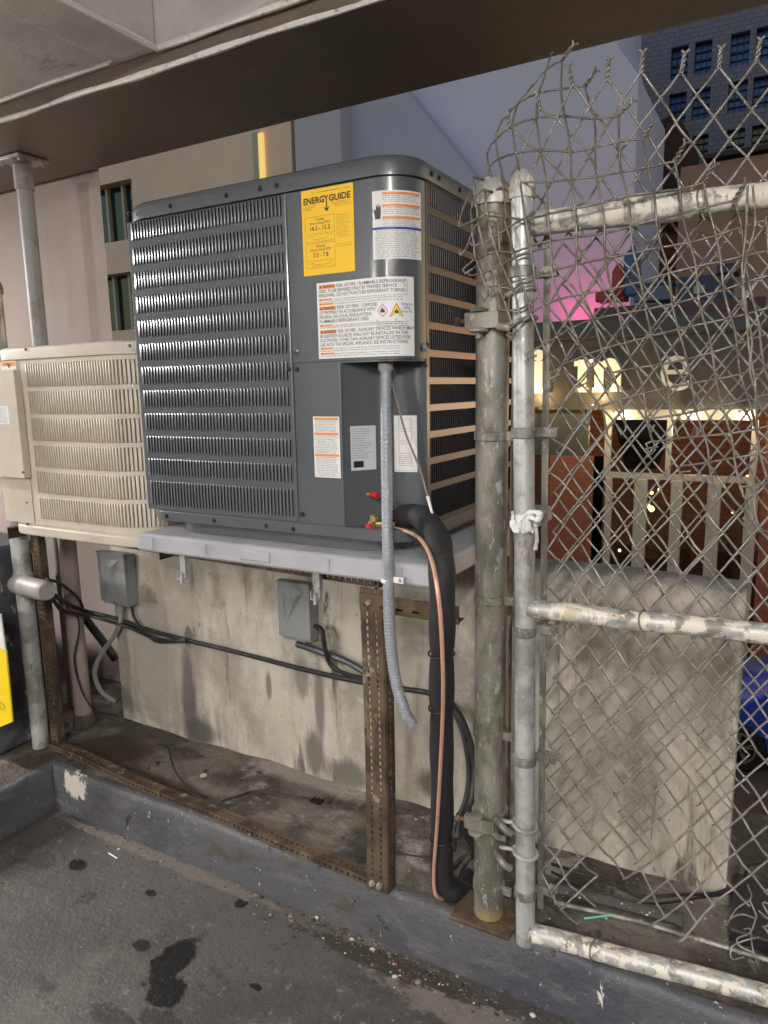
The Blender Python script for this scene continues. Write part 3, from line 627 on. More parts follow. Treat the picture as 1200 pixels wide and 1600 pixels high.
fluo(-6.75, .85, 2.36, 0, 80, 'twin tube fluorescent light to the left of the viewpoint, farther of the pair in line')
fluo(-2.75, -3.4, 2.36, PI/2, 100, 'twin tube fluorescent light over the left parking bay, further from the parapet')
fluo(.55, -1.5, 2.70, PI/2, 58, 'twin tube fluorescent light right of the viewpoint and just behind it')
fluo(.55, -4.4, 2.70, PI/2, 62, 'twin tube fluorescent light deep in the garage behind the viewpoint')

# ------------------------------------------------------------ rounded cabinets: path along front, round the corner, along the right side
def make_path(x0, x1, y0, y1, r):
    a = x1 - r; La = r*PI/2
    def fn(s, z, h=0.0):
        if s <= a: return (s, y0-h, z)
        if s <= a+La:
            q = (s-a)/r; return (a+(r+h)*math.sin(q), y0+r-(r+h)*math.cos(q), z)
        return (x1+h, y0+r+(s-a-La), z)
    return fn, a+La
def outline(x0, x1, y0, y1, r, e=0.0, n=7):
    x0 -= e; x1 += e; y0 -= e; y1 += e; r += e; P = []
    for cx, cy, q0 in ((x0+r,y0+r,PI),(x1-r,y0+r,1.5*PI),(x1-r,y1-r,0),(x0+r,y1-r,.5*PI)):
        for k in range(n+1): q = q0+PI/2*k/n; P.append((cx+r*math.cos(q), cy+r*math.sin(q)))
    return P
def slab(mb, fn, s0, s1, z0, z1, h, n=8, mi=0, h0=0.0, lip=0.0):
    S_ = [s0+(s1-s0)*i/n for i in range(n+1)]
    vs = []
    for s in S_: vs += [fn(s,z0,h0), fn(s,z0,h), fn(s,z1,h), fn(s,z1,h0)]
    fs = [(4*i+j, 4*i+4+j, 4*i+5+j, 4*i+1+j) for i in range(n) for j in range(3)] + [(0,1,2,3), (4*n+3,4*n+2,4*n+1,4*n)]
    mb.add(vs, fs, mi)
def louver_row(fn, s0, s1, z0, z1, pitch, hh=.0030, fill=.84, slot=True, rng=None):
    "one row of pressed louvers: a flat black patch for the slot shade and a raised rounded blade for each"
    mb = MB(); n = int(round((s1-s0)/pitch)); p = (s1-s0)/n; H = z1-z0
    for i in range(n):
        a = s0+i*p; 
        ws = p*.9
        mb.add([fn(a,z0+.003,.0008), fn(a+ws*.5,z0,.0008), fn(a+ws,z0+.003,.0008), fn(a+ws,z1-.003,.0008), fn(a+ws*.5,z1,.0008), fn(a,z1-.003,.0008)], [(0,1,2,3,4,5)], 1)
        b = a+p*.02; w_ = p*fill; vs = []; K = 6
        wob = (rng.uniform(-.3,.3) if rng else 0)*.0002
        for t, hf, wf in ((0,.05,.5),(.035,.6,.86),(.09,1,1),(.91,1,1),(.965,.6,.86),(1,.05,.5)):
            for k in range(K+1):
                q = k/K; prof = 0 if k == K else (1.25*min(1,q*1.2)-.25*min(1,q*1.2)**2); q = min(1, q*1.2) if k < K else 1.0
                vs.append(fn(b+w_*(.5+(q-.5)*wf), z0+H*t, .001+(hh+wob)*hf*prof))
        mb.add(vs, [(r_*(K+1)+k, r_*(K+1)+k+1, (r_+1)*(K+1)+k+1, (r_+1)*(K+1)+k) for r_ in range(5) for k in range(K-1)], 0)
        k = K-1; mb.add([vs[r_*(K+1)+k_] for r_ in range(6) for k_ in (K-1, K)], [(2*r_, 2*r_+1, 2*r_+3, 2*r_+2) for r_ in range(5)], 1)
    return mb
def screw(mb, fn, s, z, h, r=.0045, mi=0):
    c = np.array(fn(s, z, h)); nn = nrm(np.array(fn(s,z,h+1e-3))-np.array(fn(s,z,h)))
    mb.tube([c, c+nn*.0012], r*1.7, 10, mi); mb.tube([c+nn*.0012, c+nn*.0042], r, 6, mi)

# ------------------------------------------------------------ the slotted steel stand
def perf(mb, o, u, v, L_, W, t, cols, pitch, hw, hl, bow=None):
    "plate of length L_ along u, width W along v, thickness t along u x v, slots in columns"
    o = np.array(o, float); u = nrm(u); v = nrm(v); nn = np.cross(u, v)
    n = int(L_/pitch); us = [0.0]
    for i in range(n):
        c = (i+.5)*L_/n; us += [c-hl/2, c+hl/2]
    us.append(L_); vs_ = [0.0]
    for c in cols: vs_ += [c-hw/2, c+hw/2]
    vs_.append(W)
    A, B = len(us), len(vs_)
    def P(i, j, k):
        p = o+u*us[i]+v*vs_[j]+nn*(t*k)
        return p + (np.array(bow(us[i]/L_)) if bow else 0)
    V = [P(i,j,k) for k in (0,1) for i in range(A) for j in range(B)]
    ix = lambda i,j,k: k*A*B+i*B+j
    F = []
    for i in range(A-1):
        for j in range(B-1):
            hole = (i % 2 == 1) and (j % 2 == 1)
            if not hole:
                F += [(ix(i,j,0),ix(i,j+1,0),ix(i+1,j+1,0),ix(i+1,j,0)), (ix(i,j,1),ix(i+1,j,1),ix(i+1,j+1,1),ix(i,j+1,1))]
            else:
                for (a,b),(c,d) in (((i,j),(i,j+1)),((i,j+1),(i+1,j+1)),((i+1,j+1),(i+1,j)),((i+1,j),(i,j))):
                    F.append((ix(a,b,0),ix(c,d,0),ix(c,d,1),ix(a,b,1)))
    for i in range(A-1): F += [(ix(i,0,0),ix(i+1,0,0),ix(i+1,0,1),ix(i,0,1)), (ix(i,B-1,0),ix(i,B-1,1),ix(i+1,B-1,1),ix(i+1,B-1,0))]
    for j in range(B-1): F += [(ix(0,j,0),ix(0,j,1),ix(0,j+1,1),ix(0,j+1,0)), (ix(A-1,j,0),ix(A-1,j+1,0),ix(A-1,j+1,1),ix(A-1,j,1))]
    mb.add(V, F)
st = thing('slotted_steel_stand', (-1.6, 1.49, HL), 'rusty slotted angle steel stand carrying both condensers', 'stand')
T = .003; UR = nrm((1,-.058,0)); VR = nrm((.058,1,0))
mb = MB()   # right front post, flange facing the viewer and flange running back
bow = lambda t: (.010*math.sin(t*PI)*0 + .012*math.sin((1-t)*PI*1.0), -.012*math.sin((1-t)*PI), 0)
px0 = -.905
perf(mb, (px0, 1.478, HL), (0,0,1), (1,0,0), .845, .062, -T, (.018,.044), .0185, .0065, .0115, bow)
perf(mb, (px0+.062, 1.478, HL), (0,0,1), (0,1,0), .845, .04, -T, (.02,), .0185, .0065, .0115, bow)
mb.build('post', rust_m, st, smooth=0)
mb = MB(); 
perf(mb, (-2.378, 1.588, HL), (0,0,1), (1,0,0), .84, .036, -T, (.012,.026), .0185, .006, .011)
perf(mb, (-2.342, 1.588, HL), (0,0,1), (0,1,0), .84, .028, -T, (.018,), .0185, .006, .011)
mb.build('post', rust_m, st, smooth=0)
mb = MB()   # top rails
perf(mb, (-2.40, 1.558, 1.018), UR, (0,0,1), 1.56, .032, T, (.011,.022), .0185, .009, .0055)
perf(mb, (-2.40, 1.558, 1.048), UR, VR, 1.56, .035, T, (.018,), .0185, .009, .0055)
mb.build('top_rail', rust_m, st, smooth=0)
mb = MB(); perf(mb, (-2.40, 2.0, 1.003), (1,0,0), (0,0,1), 1.60, .042, T, (.014,.03), .0185, .009, .0055); mb.build('top_rail', rust_m, st, smooth=0)
for x in (-2.36, -1.62, -.87):
    MB().box(x, x+.003, 1.49, 1.99, 1.004, 1.044).box(x, x+.03, 1.49, 1.99, 1.0445, 1.047).build('cross_rail', rust_m, st, smooth=0)
mb = MB()   # base rail lying on the curb edge
bw = lambda t: (0, .004*math.sin(t*14), .003+.003*math.sin(t*9+1))
perf(mb, (-2.37, 1.566, HL-.001), UR, (0,0,1), 1.49, .022, T, (.011,), .0195, .008, .0085, bw)
perf(mb, (-2.37, 1.569, HL+.012), UR, VR, 1.49, .038, T, (.02,), .0195, .008, .0085, bw)
mb.build('base_rail', rust_m, st, smooth=0)
br = MB(); perf(br, (-.90, 1.468, .955), (1,0,0), (0,0,1), .27, .045, T, (.014,), .045, .006, .02)
br.box(-.897, -.635, 1.4705, 1.51, .955, .958)
br.build('side_bracket', rust_m, st, smooth=0)
for x, y, z in ((-.872,1.463,.978),(-.66,1.463,.975),(-.885,1.468,.19),(-.862,1.468,.19)): MB().lathe((x,y,z), [(.009,.004),(.009,-.002),(.006,-.007)], axis='y', n=8).build('bolt', galvdirt_m, st)
for x in (-1.4745, -1.0122):
    m2 = MB(); m2.box(x-.010, x+.010, 1.440, 1.4545, .975, 1.052); m2.box(x-.010, x+.010, 1.425, 1.4395, .975, .979); m2.box(x-.010,x-.007,1.425,1.44,.979,1.0); m2.lathe((x,1.433,.962), [(.005,0),(.005,.03)], n=8)
    m2.build('rail_clip', galv_m, st, smooth=0)

# ------------------------------------------------------------ plastic pad
pd = thing('equipment_pad', (-1.14, 1.88, 1.05), 'light grey plastic pad under the dark condenser', 'pad')
mb = MB(); P0 = (-1.612, -.662, 1.402, 2.34)
def rect(e, z): x0,x1,y0,y1 = P0; return [(x0+e,y0+e,z),(x1-e,y0+e,z),(x1-e,y1-e,z),(x0+e,y1-e,z)]
lv = [rect(.004,1.052), rect(0,1.06), rect(.004,1.098), rect(.010,1.1045)]
mb.add([p for q in lv for p in q], [(i*4+k, i*4+(k+1)%4, i*4+4+(k+1)%4, i*4+4+k) for i in range(3) for k in range(4)] + [(3,2,1,0),(12,13,14,15)])
mb.build('slab', pad_m, pd, smooth=0, bevel=.005)
x0, x1 = -1.2259, -1.1262
MB().box(x0, x1, 1.3985, 1.4045, 1.066, 1.094).build('grip_recess', pad_m, pd, bevel=.003)
for x in (-1.55, -1.35, -1.15, -.95, -.75): MB().box(x-.006, x+.006, 1.4005, 1.4045, 1.062, 1.095).build('rib', pad_m, pd, bevel=.002)

# ------------------------------------------------------------ dark condenser
D = (-1.62, -.745, 1.45, 2.33, .085)
df, dS = make_path(*D)
dc = thing('large_condenser', (-1.18, 1.89, 1.105), 'large dark grey heat pump condenser with yellow and white labels, on the plastic pad', 'condenser')
O = outline(*D)
MB().prism(O, 1.563, 1.966).build('upper_cabinet', dark_m, dc)
Ocut = [p for p in O if not (p[0] > D[1]-.10 and p[1] < D[2]+.095)]
# lower cabinet with the recessed service corner
i0 = max(i for i, p in enumerate(O) if p[0] < -1.4 and p[1] < 1.6)
low = O[:i0+1] + [(-.925, 1.45), (-.921,1.456), (-.872, 1.524), (-.862, 1.531), (-.775, 1.553), (-.758, 1.550), (-.745, 1.545)] + [p for p in O if p[0] > -1.0 and p[1] > 1.9] + [p for p in O if p[0] < -1.4 and p[1] > 1.9]
MB().prism(low, 1.150, 1.5628).build('lower_cabinet', dark_m, dc)
mb = MB(); mb.prism(outline(*D, e=.004), 1.138, 1.168); ob = mb.build('base_pan', dark_m, dc, bevel=.003)
MB().prism(outline(-1.56,-.80,1.475,2.27,.12), 1.1055, 1.1375).build('base_foot', dark_m, dc)
mb = MB(); mb.prism(outline(*D, e=.010), 1.962, 2.008, rnd=.022); mb.build('lid', dark_m, dc, smooth=60)
mb = MB(); mb.prism(outline(*D, e=.0112), 1.961, 1.966); mb.build('lid_lip', dark_m, dc)
mb = MB(); slab(mb, df, -1.603, -1.066, 1.170, 1.960, .003, 10); mb.build('louver_panel', dark_m, dc, smooth=30, bevel=.0015)
mb = MB(); slab(mb, df, -1.064, dS-.001, 1.567, 1.960, .0035, 26); mb.build('corner_cover', dark_m, dc, smooth=30, bevel=.0012)
mb = MB(); slab(mb, df, -1.064, -.927, 1.170, 1.5635, .002, 3); mb.build('service_panel', dark_m, dc, smooth=30)
mb = MB(); mb.tube([df(-1.065,1.172,.004), df(-1.065,1.96,.004)], .0028, 8); mb.tube([df(-.9265,1.172,.002), df(-.9265,1.56,.002)], .0022, 8); mb.build('seam_trim', dark_m, dc)
rng = random.Random(3)
zt0 = 1.9575; pt = .0640
ROWS = [(zt0-.047-pt*i, zt0-pt*i) for i in range(11)] + [(1.182, 1.2535)]
ff = lambda s, z, h=0: df(s, z, h+.003)
for z0_, z1_ in ROWS:
    o = louver_row(ff, -1.588, -1.078, z0_, z1_, .01135, rng=rng).build('louver_row', [louv_m, flat_black_m], dc, smooth=70); o['kind'] = 'stuff'
mb = MB()
for i in (1,3,5,7,9): mb.tube([ff(-1.16, zt0-pt*i-.056+.047*0, .0002), ff(-1.08, zt0-pt*i-.056, .0002)], .0012, 5)
# right side: coil guard with flat black strips for the slot shade, thin fins between
sr0, sr1 = dS+.02, dS+.74
mb2 = MB(); slab(mb2, df, dS+.002, dS+.76, 1.170, 1.962, .003, 2); mb2.build('coil_guard', coil_m, dc, smooth=0)
for z0_, z1_ in ROWS:
    mbr = MB(); n = 63; p = (sr1-sr0)/n
    mbr.add([df(sr0,z0_,.0036), df(sr1,z0_,.0036), df(sr1,z1_,.0036), df(sr0,z1_,.0036)], [(0,1,2,3)], 1)
    for i in range(n+1):
        a = sr0+i*p
        q = [(0,.0037),(.0016,.0037),(.0018,.0052),(.0010,.0054)]
        vs = [df(a+s_, z0_-.0015+(.004 if j > 1 else 0), h_) for j, (s_, h_) in enumerate(q)] + [df(a+s_, z1_-(.004 if j > 1 else 0), h_) for j, (s_, h_) in enumerate(q)]
        mbr.add(vs, [(0,1,5,4),(1,2,6,5),(2,3,7,6),(3,0,4,7),(0,3,2,1),(4,5,6,7)], 0)
    o = mbr.build('side_louver_row', [fin_m, flat_black_m], dc, smooth=0); o['kind'] = 'stuff'
fl = lambda s, z, h=0: df(s, z, h+.0105)
def one_screw(fn, s, z, r=.004):
    mb = MB(); screw(mb, fn, s, z, 0, r); mb.build('screw', black_m, dc)
for s in (-1.585,-1.43,-1.24,-1.135,-1.085, dS+.02, dS+.06, dS+.18, dS+.3): one_screw(fl, s, 1.979)
for s, z in ((-1.35,1.152),(-1.17,1.152),(-1.082,1.150),(-1.53,1.152)): one_screw(lambda s,z,h=0: df(s,z,h+.004), s, z)
for s, z in ((-1.052,1.592),(-.712,1.592),(-1.052,1.552),(-1.075,1.553),(-1.052,1.19),(-.7,1.553),(-.69,1.60)): one_screw(lambda s,z,h=0: df(s,z,h+.003), s, z, .0042)
for s in (-1.052, -.7135):
    mb = MB(); c = df(s, 1.594, .0035); 
    mb.lathe((c[0], c[1]+(.0 if s < -.9 else 0), c[2]), [(.011,0),(.011,-.0012),(.009,-.0022)], axis='y', n=14); mb.build('knockout', dark_m, dc)
# valves in the recess
mb = MB(); c = (-0.8643,1.4650,1.1717)
mb.lathe((c[0],c[1]+.03,c[2]), [(.012,0),(.013,-.012),(.009,-.014),(.009,-.03)], axis='y', n=12); mb.lathe((c[0],c[1]+.015,c[2]-.02), [(.008,0),(.008,.045)], n=10); mb.lathe((c[0]-.012,c[1]+.02,c[2]+.004), [(.006,0),(.006,.045)], axis='x', n=10)
mb.lathe((c[0]-.005,c[1]+.01,c[2]-.012), [(.011,0),(.011,.008)], n=6)
mb.lathe((c[0]+.012,c[1]+.005,c[2]+.012), [(.009,0),(.009,.012)], n=6); mb.tube([(c[0],c[1]+.02,c[2]),(c[0]+.045,c[1]+.03,c[2])], .008, 10)
mb.build('service_valve', brass_m, dc)
MB().lathe((c[0],c[1]-.004,c[2]), [(.0065,-.006),(.0075,-.006),(.0075,.004)], axis='y', n=12).build('valve_cap', red_m, dc)
c = (-0.8866,1.5000,1.2445); MB().lathe((c[0],c[1],c[2]), [(.004,-.008),(.004,.01)], axis='x', n=8).build('service_port', brass_m, dc)
MB().tube([(c[0]+.008,c[1],c[2]), (c[0]+.03,c[1]-.006,c[2]-.002)], [.0065,.0075], 10).build('port_cap', red_m, dc)
c = (-0.8312,1.5200,1.2161); MB().lathe(c, [(.005,-.012),(.006,.012)], n=10).build('service_port', brass_m, dc)
MB().lathe((-0.8231,1.5000,1.1687), [(.012,-.012),(.012,.012)], axis='x', n=6).build('flare_nut', brass_m, dc)

# ---- labels
def label(name, mat, fn, s0, s1, z0, z1, h, lab=None, n=14):
    mb = MB(); slab(mb, fn, s0, s1, z0, z1, h, n, h0=h-.0006)
    o = mb.build(name, mat, dc, smooth=60)
    if lab: o['label'] = lab
    return o
h = .0044
y0_, y1_, yz0, yz1 = -1.019, -.877, 1.767, 1.957
lb = label('energy_label', yel_m, df, y0_, y1_, yz0, yz1, h, 'bright yellow energy rating label')
W_ = y1_-y0_; F = lambda x, z, hh=0: df(y0_+x, yz1-z, h+.0004+hh)
G = lambda x, z, hh=0: df(x, z, h+.0004+hh)
mb = MB()
def T_(s, x, z, size, **k): put_text(mb, s, G, y0_+x, yz1-z, size, **k)
T_('ENERG', .006, .031, .0195, bold=.03, width=.058); T_('Y', .063, .031, .0195, bold=.03, width=.013); T_('GUIDE', .077, .031, .0195, bold=.03, width=.058)
mb.add([G(y0_+.0685, yz1-.030), G(y0_+.0715, yz1-.030), G(y0_+.0715, yz1-.046), G(y0_+.0685, yz1-.046)], [(0,3,2,1)])
mb.add([G(y0_+.061, yz1-.042), G(y0_+.07, yz1-.053), G(y0_+.079, yz1-.042), G(y0_+.07, yz1-.046)], [(0,1,2,3)])
def frame_(x0,x1,z0,z1,t=.0005):
    for a,b,c,d in ((x0,x1,z0,z0+t),(x0,x1,z1-t,z1),(x0,x0+t,z0,z1),(x1-t,x1,z0,z1)): mb.add([G(y0_+a,yz1-c),G(y0_+b,yz1-c),G(y0_+b,yz1-d),G(y0_+a,yz1-d)], [(3,2,1,0)])
frame_(.009,.090,.060,.116); frame_(.009,.090,.119,.174)
T_('Cooling', .050, .069, .0078, align='CENTER'); T_('Efficiency Rating (SEER2)', .050, .077, .0072, width=.058, align='CENTER'); T_('14.3 - 15.2', .050, .0905, .0135, bold=.012, width=.055, align='CENTER')
T_('Heating', .050, .128, .0078, align='CENTER'); T_('Efficiency Rating (HSPF2)', .050, .136, .0072, width=.058, align='CENTER'); T_('7.5 - 7.8', .050, .150, .0135, bold=.012, width=.042, align='CENTER')
for zb in (.0985, .158):
    mb.add([G(y0_+.014,yz1-zb-.0005),G(y0_+.086,yz1-zb-.0005),G(y0_+.086,yz1-zb),G(y0_+.014,yz1-zb)], [(0,1,2,3)])
    for k in range(5): mb.add([G(y0_+.014+.0178*k,yz1-zb),G(y0_+.0146+.0178*k,yz1-zb),G(y0_+.0146+.0178*k,yz1-zb+.0025),G(y0_+.014+.0178*k,yz1-zb+.0025)], [(0,1,2,3)])
rf = random.Random(5)
for x0,x1,z,hh in ((.03,.095,.009,.0016),(.052,.136,.0088,.0016),(.006,.04,.036,.0018),(.006,.038,.040,.0018),(.006,.03,.044,.0018),(.082,.135,.036,.0018),(.09,.135,.040,.0018),(.095,.135,.044,.0018),(.016,.032,.104,.0016),(.07,.085,.104,.0016),(.03,.07,.111,.0016),(.016,.032,.164,.0016),(.07,.085,.164,.0016),(.025,.075,.1675,.0016),(.025,.06,.171,.0016)): fine_print(mb, G, y0_+x0, y0_+x1, yz1-z, hh, rng=rf)
for k in range(11): fine_print(mb, G, y0_+.096, y0_+.096+rf.uniform(.025,.038), yz1-.064-.0048*k, .0017, rng=rf)
fine_print(mb, G, y0_+.096, y0_+.135, yz1-.127, .0018, rng=rf); fine_print(mb, G, y0_+.096, y0_+.135, yz1-.132, .0020, rng=rf)
mb.build('printing', ink_m, lb, smooth=0)

# large warning label round the corner
s0, s1, z0, z1 = -.984, -0.7385, 1.574, 1.748
lb = label('warning_label', wht_m, df, s0, s1, z0, z1, h, 'large white warning label wrapped round the rounded corner', 24)
Wl = s1-s0; Hl = z1-z0
mb = MB()
def badge(x, z, w_, hh, text, tri=True):
    om = MB()
    om.add([df(s0+x+w_*i/6, z1-z-k*hh, h+.0003) for i in range(7) for k in (0,1)], [(2*i+1,2*i+3,2*i+2,2*i) for i in range(6)], 0); om.build('orange_badge', org_m, lb, smooth=0)
    if text: put_text(mb, text, G, s0+x+(w_*.24 if tri else w_*.1), z1-z-hh*.82, hh*.98, bold=.02, width=w_*(.7 if tri else .8), h=.0003)
    if tri: mb.add([G(s0+x+w_*.04, z1-z-hh*.85, .0003), G(s0+x+w_*.19, z1-z-hh*.85, .0003), G(s0+x+w_*.115, z1-z-hh*.15, .0003)], [(0,1,2)])
def line(text, x, z, size, wd): put_text(mb, text, G, s0+x, z1-z, size, bold=.008, width=wd)
k = Wl/.288
badge(.006,.005,.046,.0085,'WARNING'); line('RISK OF FIRE - FLAMMABLE REFRIGERANT', .056, .0125, .0105, .200*k)
line('USED. TO BE REPAIRED ONLY BY TRAINED SERVICE', .006, .0225, .0105, .235*k); line('PERSONNEL. DO NOT PUNCTURE REFRIGERANT TUBING.', .006, .0325, .0105, .256*k)
badge(.006,.0365,.036,.0042,''); badge(.006,.0465,.040,.0042,'')
badge(.006,.054,.046,.0085,'WARNING'); line('RISK OF FIRE - DISPOSE', .056, .0615, .0105, .125*k)
line('OF PROPERLY IN ACCORDANCE WITH', .006, .0715, .0105, .178*k); line('FEDERAL OR LOCAL REGULATIONS.', .006, .0815, .0105, .168*k); line('FLAMMABLE REFRIGERANT USED.', .006, .0915, .0105, .16*k)
badge(.006,.0955,.036,.0042,'')
badge(.006,.108,.046,.0085,'WARNING'); line('RISK OF FIRE - AUXILIARY DEVICES WHICH MAY', .056, .1155, .0105, .222*k)
line('BE IGNITION SOURCES SHALL NOT BE INSTALLED IN THE', .006, .1255, .0105, .262*k); line('DUCTWORK, OTHER THAN AUXILIARY DEVICES LISTED FOR', .006, .1355, .0105, .268*k); line('USE WITH THE SPECIFIC APPLIANCE. SEE INSTRUCTIONS.', .006, .1455, .0105, .264*k)
badge(.006,.1485,.036,.0042,''); badge(.006,.1605,.040,.0042,'')
for z, a in ((.0405,.045),(.0450,.006),(.0505,.049),(.0995,.045),(.1035,.006),(.1525,.045),(.1575,.006),(.1645,.049),(.1695,.006)): fine_print(mb, G, s0+a, s1-.03*k if z < .1 else s1-.035, z1-z, .0027, rng=rf)
for j in range(3): fine_print(mb, G, s0+.19*k, s0+.19*k+.07, z1-.102-.0042*j+.003, .0022, rng=rf)
# flame diamonds
cxs, czs = s0+.205*k, z1-.073
rd = MB(); 
def dia(mbb, c, z, r, t):
    P = [(c,z+r),(c+r*.8,z),(c,z-r),(c-r*.8,z)]; Q = [(c,z+r-t),(c+(r-t)*.8,z),(c,z-r+t),(c-(r-t)*.8,z)]
    mbb.add([G(a,b,.0003) for a,b in P+Q], [(i,i+4,(i+1)%4+4,(i+1)%4) for i in range(4)])
dia(rd, cxs, czs, .015, .0022); rd.build('red_diamond', redp_m, lb, smooth=0)
def flame(c, z, r): mb.add([G(c+a*r, z+b*r, .0005) for a, b in ((-.32,-.35),(.32,-.35),(.42,0),(.2,.3),(.15,.1),(-.02,.62),(-.22,.25),(-.42,.0))], [(0,1,2,3,4,5,6,7)])
flame(cxs, czs, .013)
ym = MB(); cy_ = cxs+.030
ym.add([G(cy_-.0135,czs-.0125,.0003), G(cy_+.0135,czs-.0125,.0003), G(cy_,czs+.014,.0003)], [(0,1,2)], 0); ym.build('yellow_triangle', yel_m, lb, smooth=0)
mb.add([G(cy_-.0150,czs-.0137,.0002), G(cy_+.0150,czs-.0137,.0002), G(cy_,czs+.0165,.0002)], [(0,1,2)]); flame(cy_, czs-.003, .011)
om = MB(); om.add([G(cxs-.014,z1-.092,.0003),G(cxs+.03,z1-.092,.0003),G(cxs+.03,z1-.0960,.0003),G(cxs-.014,z1-.0960,.0003)], [(3,2,1,0)])
for j, tx in enumerate(('Refrigerant','Safety','Group A2L')): put_text(mb, tx, G, s1-.017, z1-.062-.008*j, .0085, width=.026 if j != 1 else .016, align='CENTER')
for j in range(3):
    a, b = s1-.024, z1-.008-.011*j
    for p in ((a,a+.008,b,b-.0006),(a,a+.008,b-.0085,b-.0091),(a,a+.0005,b,b-.009),(a+.0075,a+.008,b,b-.009)): mb.add([G(p[0],p[2]),G(p[1],p[2]),G(p[1],p[3]),G(p[0],p[3])], [(3,2,1,0)])
mb.build('printing', gink_m, lb, smooth=0); om.build('orange_badge', org_m, lb, smooth=0)

def warn_label(fn, s0, s1, z0, z1, h, name, lab, heads, blue=None, icon=False, par=dc):
    mbx = MB(); slab(mbx, fn, s0, s1, z0, z1, h, 20, h0=h-.0006); o = mbx.build(name, wht_m, par, smooth=60); o['label'] = lab
    ik, og, bl = MB(), MB(), MB(); Wd, Hh = s1-s0, z1-z0; xo = Wd*(.2 if icon else .04)
    g = lambda x, z, hh=0: fn(x, z, h+.0004+hh)
    hs = [a for a, _ in heads] + ([blue] if blue else []); 
    def band(m_, f, hb=.038):
        m_.add([g(s0+(xo if not (blue and f == blue) else Wd*.0)+((Wd*.96-xo) if not (blue and f == blue) else Wd)*i/16, z1-Hh*(f+hb*k), .0004) for i in range(17) for k in (0,1)], [(2*i+1,2*i+3,2*i+2,2*i) for i in range(16)])
    for f, tx in heads:
        band(og, f); put_text(ik, tx, g, s0+xo+(Wd*.96-xo)/2, z1-Hh*(f+.034), Hh*.036, bold=.02, width=Wd*(.4 if len(tx) < 9 else .55)*(1 if not icon else .75), align='CENTER', h=.0003)
    if blue: band(bl, blue, .036); bl.build('blue_band', blu_m, o, smooth=0); 
    stops = sorted(hs + [.995]); lh = Hh*.0165
    for a, b in zip(stops[:-1], stops[1:]):
        f = a+.062
        while f < b-.008:
            fine_print(ik, g, s0+(xo if not (blue and a == blue) else Wd*.04)+rf.uniform(0,.004), s1-Wd*.05-rf.uniform(0,.010), z1-Hh*f, lh, rng=rf); f += .0275
    if icon:
        c, zc = s0+Wd*.11, z1-Hh*.30
        ik.add([g(c+a*.012, zc+b*.016) for a, b in ((-.5,-1),(.5,-1),(.6,.1),(.5,.9),(.25,.5),(.15,1.1),(-.05,.5),(-.25,1.0),(-.4,.2),(-.75,.3))], [(0,1,2,3,4,5,6,7,8,9)])
        for q in range(6): ik.add([g(c-.013+.002*math.sin(q*1.3), zc+.008-.004*q), g(c-.0118+.002*math.sin(q*1.3), zc+.008-.004*q), g(c-.0118+.002*math.sin((q+1)*1.3), zc+.004-.004*q), g(c-.013+.002*math.sin((q+1)*1.3), zc+.004-.004*q)], [(3,2,1,0)])
    ik.build('printing', gink_m, o, smooth=0); og.build('orange_band', org_m, o, smooth=0)
    return o
warn_label(df, -0.8285, -0.7155, 1.786, 1.930, h, 'hazard_label', 'white hazard label with three orange bands and one blue band', [(.025,'WARNING'),(.20,'ADVERTENCIA'),(.375,'AVERTISSEMENT')], .53, True)
warn_label(df, -1.009, -.933, 1.288, 1.437, .0028, 'panel_warning_label', 'narrow white label with three orange bands on the service panel', [(.015,'WARNING'),(.26,'ADVERTENCIA'),(.61,'AVERTISSEMENT')])
def facefn(p, q):   # plane from point p to q (x,y), u metres along
    d = nrm(np.array(q)-np.array(p)); n_ = np.array([d[1], -d[0]])
    return lambda s, z, hh=0: (p[0]+d[0]*s+n_[0]*hh, p[1]+d[1]*s+n_[1]*hh, z)
fa = facefn((-.921,1.456), (-.872,1.524)); fb = facefn((-.862,1.531), (-.775,1.553))
mbx = MB(); slab(mbx, fa, .012, .079, 1.305, 1.413, .001, 2); o = mbx.build('rating_plate', slv_m, dc, smooth=0)
ik = MB(); 
for j in range(13): fine_print(ik, lambda x,z,hh=0: fa(x,z,.0014), .016, .016+rf.uniform(.03,.055), 1.405-.0058*j, .0022, rng=rf)
ik.add([fa(.018,1.312,.0014),fa(.045,1.312,.0014),fa(.045,1.328,.0014),fa(.018,1.328,.0014)], [(0,1,2,3)]); ik.build('printing', ink_m, o, smooth=0)
mbx = MB(); slab(mbx, fb, .030, .0875, 1.298, 1.436, .001, 2); o = mbx.build('refrigerant_label', wht_m, dc, smooth=0)
ik = MB(); fb2 = lambda x,z,hh=0: fb(x,z,.0014+hh)
for z in (1.428, 1.398, 1.368, 1.338):
    for a,b,c,d in ((.042,.074,z,z-.0006),(.042,.074,z-.024,z-.0246),(.042,.0426,z,z-.024),(.0734,.074,z,z-.024)): ik.add([fb2(a,c),fb2(b,c),fb2(b,d),fb2(a,d)], [(3,2,1,0)])
for j in range(4): fine_print(ik, fb2, .044, .072, 1.333-.005*j, .0024, rng=rf)
fine_print(ik, fb2, .034,.084,1.301,.002,rng=rf)
ik.build('printing', gink_m, o, smooth=0)

